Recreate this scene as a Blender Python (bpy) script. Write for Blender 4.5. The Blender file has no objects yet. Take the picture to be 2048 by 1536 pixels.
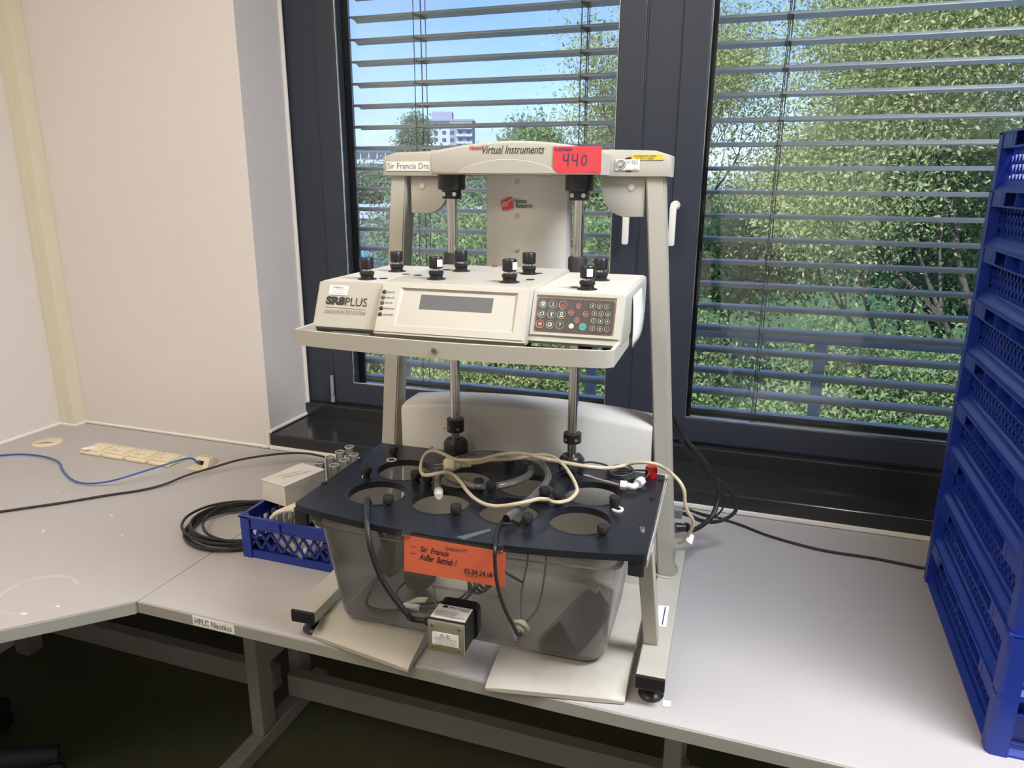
import bpy, bmesh, math, random
import numpy as np
from mathutils import Vector, Matrix
S = bpy.context.scene
COL = S.collection
R = math.radians
T = 0.74                                   # desk top height

# ---------------------------------------------------------------- camera
cd = bpy.data.cameras.new('camera'); cam = bpy.data.objects.new('camera', cd); COL.objects.link(cam)
P_, Y_, Ro_ = R(15.39186), R(18.9213), R(0.29263)
F_ = Vector((-math.sin(Y_)*math.cos(P_), math.cos(Y_)*math.cos(P_), -math.sin(P_)))
X_ = Vector((math.cos(Y_), math.sin(Y_), 0)); U_ = X_.cross(F_)
X_, U_ = math.cos(Ro_)*X_+math.sin(Ro_)*U_, -math.sin(Ro_)*X_+math.cos(Ro_)*U_
m4 = Matrix((X_, U_, -F_)).transposed().to_4x4(); m4.translation = (0, 0, 1.62)
cam.matrix_world = m4
cd.sensor_width = 36; cd.sensor_fit = 'HORIZONTAL'; cd.lens = 1473.27*36/2048; cd.clip_end = 2000; cd.clip_start = .02
S.camera = cam

# ---------------------------------------------------------------- world, sun, exposure
w = bpy.data.worlds.new('sky'); S.world = w; w.use_nodes = True
nt = w.node_tree; nt.nodes.clear()
out = nt.nodes.new('ShaderNodeOutputWorld'); bg = nt.nodes.new('ShaderNodeBackground')
sky = nt.nodes.new('ShaderNodeTexSky'); sky.sky_type = 'NISHITA'; sky.sun_disc = False
sky.sun_elevation = R(48); sky.sun_rotation = R(200); sky.air_density = 1.0; sky.dust_density = .6; sky.ozone_density = 1.5
tc = nt.nodes.new('ShaderNodeTexCoord'); mp = nt.nodes.new('ShaderNodeMapping'); mp.inputs['Scale'].default_value = (1, 1, 3.2)
nz = nt.nodes.new('ShaderNodeTexNoise'); nz.inputs['Scale'].default_value = 3.1; nz.inputs['Detail'].default_value = 6
cr = nt.nodes.new('ShaderNodeValToRGB'); cr.color_ramp.elements[0].position = .47; cr.color_ramp.elements[1].position = .72
cr.color_ramp.elements[1].color = (.5, .5, .5, 1)
mx = nt.nodes.new('ShaderNodeMix'); mx.data_type = 'RGBA'; mx.inputs[7].default_value = (3.4, 3.9, 4.6, 1)
nt.links.new(tc.outputs['Generated'], mp.inputs[0]); nt.links.new(mp.outputs[0], nz.inputs['Vector'])
nt.links.new(nz.outputs[0], cr.inputs[0]); nt.links.new(cr.outputs[0], mx.inputs[0]); nt.links.new(sky.outputs[0], mx.inputs[6])
tn = nt.nodes.new('ShaderNodeMix'); tn.data_type = 'RGBA'; tn.blend_type = 'MULTIPLY'; tn.inputs[0].default_value = 1; tn.inputs[7].default_value = (.60, .67, 1.0, 1)
nt.links.new(mx.outputs[2], tn.inputs[6]); nt.links.new(tn.outputs[2], bg.inputs[0]); bg.inputs[1].default_value = .31
nt.links.new(bg.outputs[0], out.inputs[0])
sd = bpy.data.lights.new('sun', 'SUN'); sd.energy = 6.5; sd.angle = R(.6); sd.color = (1, .95, .86)
sun = bpy.data.objects.new('sun', sd); COL.objects.link(sun); sun.rotation_euler = (R(42), 0, R(-20))
LAMP = 11.0                                  # emission of the ceiling panels
vs = S.view_settings
S.display_settings.display_device = 'sRGB'
vs.view_transform = 'Standard'; vs.look = 'None'; vs.gamma = 1; vs.exposure = 0; vs.use_curve_mapping = False
S.cycles.transparent_max_bounces = 24; S.cycles.max_bounces = 8; S.cycles.caustics_reflective = False; S.cycles.caustics_refractive = False

# ---------------------------------------------------------------- materials
MATS = {}
def mat(name, col, rough=.5, metal=0., var=0., vscale=20., bump=0., bscale=200., spec=.5, alpha=1., emit=None, es=0., coat=0.):
    m = bpy.data.materials.new(name); m.use_nodes = True; MATS[name] = m
    n = m.node_tree.nodes; l = m.node_tree.links; b = n['Principled BSDF']
    b.inputs['Base Color'].default_value = (*col, 1); b.inputs['Roughness'].default_value = rough
    b.inputs['Metallic'].default_value = metal; b.inputs['Specular IOR Level'].default_value = spec
    b.inputs['Alpha'].default_value = alpha; b.inputs['Coat Weight'].default_value = coat
    if emit: b.inputs['Emission Color'].default_value = (*emit, 1); b.inputs['Emission Strength'].default_value = es
    if var or bump:
        tc = n.new('ShaderNodeTexCoord')
    if var:
        t = n.new('ShaderNodeTexNoise'); t.inputs['Scale'].default_value = vscale; t.inputs['Detail'].default_value = 5
        l.new(tc.outputs['Object'], t.inputs['Vector'])
        mr = n.new('ShaderNodeMapRange'); mr.inputs[3].default_value = 1-var; mr.inputs[4].default_value = 1+var
        l.new(t.outputs[0], mr.inputs[0])
        mu = n.new('ShaderNodeMix'); mu.data_type = 'RGBA'; mu.blend_type = 'MULTIPLY'; mu.inputs[0].default_value = 1
        mu.inputs[6].default_value = (*col, 1); l.new(mr.outputs[0], mu.inputs[7]); l.new(mu.outputs[2], b.inputs['Base Color'])
    if bump:
        t = n.new('ShaderNodeTexNoise'); t.inputs['Scale'].default_value = bscale; t.inputs['Detail'].default_value = 3
        l.new(tc.outputs['Object'], t.inputs['Vector'])
        bp = n.new('ShaderNodeBump'); bp.inputs['Strength'].default_value = bump; bp.inputs['Distance'].default_value = .002
        l.new(t.outputs[0], bp.inputs['Height']); l.new(bp.outputs[0], b.inputs['Normal'])
    return m
def glassmat(name, tint, haze=0., hazecol=(.5, .5, .5), ior=1.45, rough=0.):
    m = bpy.data.materials.new(name); m.use_nodes = True; MATS[name] = m
    n = m.node_tree.nodes; l = m.node_tree.links; n.clear()
    o = n.new('ShaderNodeOutputMaterial'); tr = n.new('ShaderNodeBsdfTransparent'); tr.inputs[0].default_value = (*tint, 1)
    g = n.new('ShaderNodeBsdfGlossy'); g.inputs['Roughness'].default_value = rough
    fr = n.new('ShaderNodeFresnel'); fr.inputs[0].default_value = ior
    base = tr.outputs[0]
    if haze:
        d = n.new('ShaderNodeBsdfDiffuse'); d.inputs[0].default_value = (*hazecol, 1)
        tl = n.new('ShaderNodeBsdfTranslucent'); tl.inputs[0].default_value = (*hazecol, 1)
        ad = n.new('ShaderNodeMixShader'); ad.inputs[0].default_value = .5; l.new(d.outputs[0], ad.inputs[1]); l.new(tl.outputs[0], ad.inputs[2])
        mx = n.new('ShaderNodeMixShader'); mx.inputs[0].default_value = haze; l.new(base, mx.inputs[1]); l.new(ad.outputs[0], mx.inputs[2]); base = mx.outputs[0]
    mm = n.new('ShaderNodeMixShader'); l.new(fr.outputs[0], mm.inputs[0]); l.new(base, mm.inputs[1]); l.new(g.outputs[0], mm.inputs[2])
    l.new(mm.outputs[0], o.inputs[0]); return m
mat('wall', (.745, .70, .665), .85, var=.02, vscale=3, bump=.25, bscale=160)
mat('reveal', (.78, .75, .73), .85, bump=.25, bscale=160)
mat('ceiling', (.85, .83, .79), .9)
mat('trunk', (.72, .68, .52), .5)
mat('seal', (.85, .81, .74), .5)
mat('desk', (.46, .44, .43), .42, var=.04, vscale=6, bump=.15, bscale=900)
mat('desk_edge', (.33, .325, .29), .45, var=.06, vscale=12)
mat('steel_grey', (.30, .285, .265), .45)
mat('frame', (.030, .037, .053), .42, bump=.1, bscale=400)
mat('gasket', (.01, .01, .012), .6)
mat('bead', (.80, .82, .85), .16, metal=1)
mat('sill', (.026, .028, .028), .18, var=.12, vscale=120)
mat('beige', (.47, .452, .39), .42, bump=.12, bscale=900)
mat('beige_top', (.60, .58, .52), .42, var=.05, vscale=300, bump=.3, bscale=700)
mat('beige_dirty', (.45, .43, .365), .45, var=.10, vscale=40, bump=.12, bscale=700)
mat('grey_beige', (.62, .605, .555), .45, bump=.1, bscale=900)
mat('black', (.012, .012, .014), .35)
mat('black_matt', (.016, .016, .018), .6)
mat('plate', (.011, .013, .020), .33, var=.2, vscale=30, bump=.06, bscale=900)
mat('chrome', (.62, .60, .57), .18, metal=1)
mat('brushed', (.50, .48, .36), .38, metal=.85, bump=.05)
mat('screen', (.075, .078, .09), .3)
mat('keypad', (.03, .028, .03), .35)
mat('keyline', (.22, .08, .06), .4)
mat('key_ring', (.62, .58, .36), .4)
mat('teal', (.06, .30, .28), .4)
mat('white_print', (.78, .77, .7), .5)
mat('red_print', (.60, .05, .05), .45)
mat('yellow_print', (.75, .62, .06), .45)
mat('cream_key', (.80, .74, .55), .4)
mat('ink', (.02, .02, .022), .5)
mat('ink_blue', (.03, .04, .12), .5)
mat('grey_ink', (.16, .16, .16), .5)
mat('paper', (.80, .78, .74), .7)
mat('paper_white', (.86, .85, .83), .6)
mat('paper_orange', (.58, .115, .05), .7, var=.06, vscale=60)
mat('label_red', (.66, .06, .075), .5, var=.05, vscale=80)
mat('label_yellow', (.75, .58, .05), .5)
mat('silver', (.34, .36, .40), .3, metal=.8, bump=.6, bscale=500)
mat('green_led', (.02, .045, .035), .2)
mat('amber_led', (.10, .10, .05), .2)
mat('red_led', (.07, .015, .015), .2)
mat('crate', (.010, .035, .30), .36, bump=.08, bscale=500)
mat('crate_small', (.012, .035, .28), .36)
mat('cable_black', (.016, .016, .017), .5)
mat('cable_grey', (.05, .05, .05), .5)
mat('cable_cream', (.62, .53, .36), .42)
mat('cable_blue', (.035, .10, .36), .4)
mat('plastic_cream', (.78, .68, .47), .35)
mat('plastic_white', (.78, .77, .72), .35)
mat('red_cap', (.50, .008, .012), .25)
mat('grey_plug', (.22, .22, .23), .4)
mat('white_tube', (.74, .70, .60), .45)
mat('card', (.72, .69, .64), .75)
mat('floor', (.085, .092, .050), .5, var=.15, vscale=12)
mat('dark_fabric', (.008, .008, .009), .7)
mat('slat', (.84, .85, .88), .35)
mat('slat_cord', (.10, .10, .10), .6)
mat('alu', (.40, .40, .42), .4, metal=.4)
mat('brick', (.22, .12, .085), .85, var=.25, vscale=9)
mat('mortar', (.40, .37, .34), .9)
mat('plaster_out', (.42, .40, .38), .9)
mat('bark', (.13, .105, .085), .9, var=.25, vscale=4)
mat('grass', (.06, .13, .03), .9, var=.4, vscale=.6)
mat('rail', (.42, .44, .50), .4)
mat('concrete', (.35, .35, .34), .85)
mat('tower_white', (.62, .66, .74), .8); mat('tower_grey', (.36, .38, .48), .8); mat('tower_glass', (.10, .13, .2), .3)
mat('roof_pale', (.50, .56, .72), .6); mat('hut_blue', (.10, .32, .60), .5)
mat('wood_chair', (.16, .09, .05), .5)
mat('lamp_white', (.8, .8, .8), .5)
mat('lamp_glow', (.9, .9, .9), .5, emit=(1, .87, .71), es=LAMP)
mat('cool_fill', (.9, .9, .9), .5, emit=(.93, .96, 1.04), es=LAMP*4.1)  # added fill glow, makes up for weak daylight on the right
mat('adapter', (.02, .022, .022), .45)
glassmat('pane', (.955, .97, .965), ior=1.5)
glassmat('tub', (.96, .955, .95), haze=.17, hazecol=(.80, .77, .73), ior=1.25, rough=.35)
glassmat('hose', (.96, .95, .92), haze=.26, hazecol=(.85, .83, .76), ior=1.5, rough=.10)
glassmat('tube_glass', (.95, .95, .95), haze=.36, hazecol=(.8, .8, .8), ior=1.5, rough=.05)
glassmat('sleeve', (.96, .955, .94), haze=.07, hazecol=(.6, .58, .52), ior=1.3, rough=.2)
def floor_specks():
    m = MATS['floor']; n = m.node_tree.nodes; l = m.node_tree.links; b = n['Principled BSDF']
    src = b.inputs['Base Color'].links[0].from_socket
    tc = n.new('ShaderNodeTexCoord'); v = n.new('ShaderNodeTexVoronoi'); v.inputs['Scale'].default_value = 38
    l.new(tc.outputs['Object'], v.inputs['Vector'])
    lt = n.new('ShaderNodeMath'); lt.operation = 'LESS_THAN'; lt.inputs[1].default_value = .07; l.new(v.outputs['Distance'], lt.inputs[0])
    mx = n.new('ShaderNodeMix'); mx.data_type = 'RGBA'; l.new(lt.outputs[0], mx.inputs[0]); l.new(src, mx.inputs[6]); mx.inputs[7].default_value = (.30, .30, .20, 1)
    l.new(mx.outputs[2], b.inputs['Base Color'])
floor_specks()
def leafmat(name, c1, c2):
    m = bpy.data.materials.new(name); m.use_nodes = True; MATS[name] = m
    n = m.node_tree.nodes; l = m.node_tree.links; n.clear()
    o = n.new('ShaderNodeOutputMaterial'); d = n.new('ShaderNodeBsdfDiffuse'); t = n.new('ShaderNodeBsdfTranslucent'); mx = n.new('ShaderNodeMixShader')
    g = n.new('ShaderNodeNewGeometry'); cr = n.new('ShaderNodeValToRGB')
    cr.color_ramp.elements[0].color = (*c1, 1); cr.color_ramp.elements[1].color = (*c2, 1)
    l.new(g.outputs['Random Per Island'], cr.inputs[0]); l.new(cr.outputs[0], d.inputs[0]); l.new(cr.outputs[0], t.inputs[0])
    mx.inputs[0].default_value = .4; l.new(d.outputs[0], mx.inputs[1]); l.new(t.outputs[0], mx.inputs[2]); l.new(mx.outputs[0], o.inputs[0])
leafmat('leaf_light', (.30, .38, .15), (.62, .66, .34))
leafmat('leaf_mid', (.20, .31, .14), (.42, .52, .26))
leafmat('leaf_dark', (.12, .23, .11), (.28, .40, .20))
leafmat('leaf_far', (.20, .30, .20), (.34, .44, .30))

# ---------------------------------------------------------------- mesh helpers
def link(o, parent=None):
    COL.objects.link(o)
    if parent: o.parent = parent
    return o
def setm(me, m):
    me.materials.append(MATS[m])
def obj(name, bm, m, parent=None, smooth=False, M=None):
    bmesh.ops.recalc_face_normals(bm, faces=bm.faces)
    me = bpy.data.meshes.new(name); bm.to_mesh(me); bm.free(); setm(me, m)
    if smooth:
        for p in me.polygons: p.use_smooth = True
        try: me.set_sharp_from_angle(angle=R(40))
        except Exception: pass
    o = bpy.data.objects.new(name, me); link(o, parent)
    if M is not None: o.matrix_local = M
    return o
def dup(o, parent=None, loc=None, M=None):
    c = o.copy(); COL.objects.link(c)
    if parent: c.parent = parent
    if loc: c.location = loc
    if M is not None: c.matrix_local = M
    return c
def tag(o, label=None, cat=None, group=None, kind=None):
    if label: o['label'] = label
    if cat: o['category'] = cat
    if group: o['group'] = group
    if kind: o['kind'] = kind
    return o
def thing(name, label, cat, loc=(0, 0, 0), rz=0, group=None):
    e = bpy.data.objects.new(name, None); e.empty_display_size = .05; COL.objects.link(e); e.location = loc; e.rotation_euler = (0, 0, rz)
    return tag(e, label, cat, group)
def B(): return bmesh.new()
def box(bm, lo, hi, bev=0., seg=2, M=None):
    lo, hi = Vector(lo), Vector(hi); c = (lo+hi)/2; s = hi-lo
    mm = Matrix.Translation(c) @ Matrix.Diagonal((abs(s.x), abs(s.y), abs(s.z), 1))
    if M is not None: mm = M @ mm
    r = bmesh.ops.create_cube(bm, size=1, matrix=mm)
    if bev:
        es = list({e for v in r['verts'] for e in v.link_edges})
        bmesh.ops.bevel(bm, geom=es, offset=bev, segments=seg, affect='EDGES', profile=.5)
    return bm
def bx(lo, hi, bev=0., seg=2, M=None): return box(B(), lo, hi, bev, seg, M)
def prism(bm, poly, a, b, axis='z', M=None, bev=0., seg=2):
    """polygon (2D) extruded from a to b along axis; poly coords are the other two axes in order"""
    def P(p, h):
        v = {'z': (p[0], p[1], h), 'y': (p[0], h, p[1]), 'x': (h, p[0], p[1])}[axis]
        v = Vector(v); return M @ v if M is not None else v
    va = [bm.verts.new(P(p, a)) for p in poly]; vb = [bm.verts.new(P(p, b)) for p in poly]
    n = len(poly); fs = [bm.faces.new(va), bm.faces.new(vb[::-1])]
    for i in range(n): fs.append(bm.faces.new((va[i], vb[i], vb[(i+1) % n], va[(i+1) % n])))
    if bev:
        bmesh.ops.recalc_face_normals(bm, faces=fs)
        es = list(set(fs[0].edges) | set(fs[1].edges))
        bmesh.ops.bevel(bm, geom=es, offset=bev, segments=seg, affect='EDGES', profile=.5)
    return bm
def lathe(bm, prof, seg=24, M=None):
    """prof = [(r,z)]; caps where r=0 not given"""
    rings = []
    for r, z in prof:
        if r < 1e-6:
            v = Vector((0, 0, z)); rings.append([bm.verts.new(M @ v if M is not None else v)])
        else:
            ring = []
            for k in range(seg):
                a = 2*math.pi*k/seg; v = Vector((r*math.cos(a), r*math.sin(a), z)); ring.append(bm.verts.new(M @ v if M is not None else v))
            rings.append(ring)
    for a, b in zip(rings, rings[1:]):
        for k in range(seg):
            k2 = (k+1) % seg
            if len(a) == 1 and len(b) == 1: continue
            if len(a) == 1: bm.faces.new((a[0], b[k], b[k2]))
            elif len(b) == 1: bm.faces.new((a[k], a[k2], b[0]))
            else: bm.faces.new((a[k], a[k2], b[k2], b[k]))
    return bm
def cyl(bm, c, r, h, seg=20, M=None, r2=None, bev=0.):
    r2 = r if r2 is None else r2
    pr = [(0, 0), (r, 0), (r2, h), (0, h)] if not bev else [(0, 0), (r-bev, 0), (r, bev), (r2, h-bev), (r2-bev, h), (0, h)]
    mm = Matrix.Translation(c)
    return lathe(bm, pr, seg, (M @ mm) if M is not None else mm)
def axisM(p, d):
    """matrix with z axis along d at p"""
    d = Vector(d).normalized(); q = Vector((0, 0, 1)).rotation_difference(d)
    return Matrix.Translation(p) @ q.to_matrix().to_4x4()
def frameM(p, ex, ey):
    ex = Vector(ex).normalized(); ey = Vector(ey).normalized(); ez = ex.cross(ey)
    m = Matrix((ex, ey, ez)).transposed().to_4x4(); m.translation = p; return m
def catmull(pts, n=6, closed=False):
    P = [Vector(p) for p in pts]; o = []
    N = len(P)
    for i in range(N if closed else N-1):
        if closed: a, b, c, d = P[i-1], P[i], P[(i+1) % N], P[(i+2) % N]
        else: a, b, c, d = P[max(i-1, 0)], P[i], P[i+1], P[min(i+2, N-1)]
        for k in range(n):
            t = k/n
            o.append(.5*((2*b)+(c-a)*t+(2*a-5*b+4*c-d)*t*t+(3*b-a-3*c+d)*t**3))
    if not closed: o.append(P[-1])
    return o
def tube(bm, pts, r, seg=8, n=5, closed=False, raw=False, caps=True, rad=None):
    Q = [Vector(p) for p in pts] if raw else catmull(pts, n, closed)
    N = len(Q); rings = []; up = None
    for i, p in enumerate(Q):
        d = (Q[(i+1) % N]-Q[i-1]) if closed else (Q[min(i+1, N-1)]-Q[max(i-1, 0)])
        d = d.normalized() if d.length > 1e-9 else Vector((0, 0, 1))
        if up is None:
            up = Vector((0, 0, 1)) if abs(d.z) < .9 else Vector((1, 0, 0))
        up = (up-d*up.dot(d)); up = up.normalized() if up.length > 1e-6 else d.orthogonal().normalized()
        s = d.cross(up); rr = r if rad is None else rad(i/(N-1))
        rings.append([bm.verts.new(p+(up*math.cos(2*math.pi*k/seg)+s*math.sin(2*math.pi*k/seg))*rr) for k in range(seg)])
    for i in range(N if closed else N-1):
        a, b = rings[i], rings[(i+1) % N]
        for k in range(seg): bm.faces.new((a[k], a[(k+1) % seg], b[(k+1) % seg], b[k]))
    if caps and not closed: bm.faces.new(rings[0][::-1]); bm.faces.new(rings[-1])
    return bm
def rrect(w, h, r, n=4, cx=0, cy=0):
    o = []
    for (sx, sy, a0) in ((1, 1, 0), (-1, 1, 90), (-1, -1, 180), (1, -1, 270)):
        for k in range(n+1):
            a = R(a0+90*k/n); o.append((cx+sx*(w/2-r)+r*math.cos(a), cy+sy*(h/2-r)+r*math.sin(a)))
    return o
def text(name, s, m, parent, M, x0, x1, y0, y1, shear=0., bold=0., z=.0004, keep=False):
    """lettering fitted into the rectangle x0..x1, y0..y1 of the frame M"""
    c = bpy.data.curves.new(name, 'FONT'); c.body = s; c.size = 1; c.shear = shear; c.offset = bold; c.resolution_u = 3
    t = bpy.data.objects.new(name, c); COL.objects.link(t)
    dg = bpy.context.evaluated_depsgraph_get(); me = bpy.data.meshes.new_from_object(t.evaluated_get(dg))
    bpy.data.objects.remove(t); bpy.data.curves.remove(c); me.name = name
    n = len(me.vertices); co = np.empty(n*3, np.float32); me.vertices.foreach_get('co', co); co = co.reshape(-1, 3)
    mn, mxx = co.min(0), co.max(0); sx = (x1-x0)/(mxx[0]-mn[0]); sy = (y1-y0)/(mxx[1]-mn[1])
    co[:, 0] = (co[:, 0]-mn[0])*sx+x0; co[:, 1] = (co[:, 1]-mn[1])*sy+y0; co[:, 2] = z
    me.vertices.foreach_set('co', co.ravel()); me.materials.clear(); setm(me, m); me.update()
    o = bpy.data.objects.new(name, me); link(o, parent); o.matrix_local = M; return o
def strokes(name, lines, m, parent, M, wd=.001, z=.0005):
    """hand-drawn lines as flat ribbons"""
    bm = B()
    for L in lines:
        Q = catmull([(x, y, 0) for x, y in L], 4) if len(L) > 2 else [Vector((x, y, 0)) for x, y in L]
        prev = None
        for i, p in enumerate(Q):
            d = Q[min(i+1, len(Q)-1)]-Q[max(i-1, 0)]; d = d.normalized() if d.length > 1e-9 else Vector((1, 0, 0))
            nn = Vector((-d.y, d.x, 0))*wd/2; a = bm.verts.new((p.x+nn.x, p.y+nn.y, z)); b = bm.verts.new((p.x-nn.x, p.y-nn.y, z))
            if prev: bm.faces.new((prev[0], prev[1], b, a))
            prev = (a, b)
    return obj(name, bm, m, parent, M=M)

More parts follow.
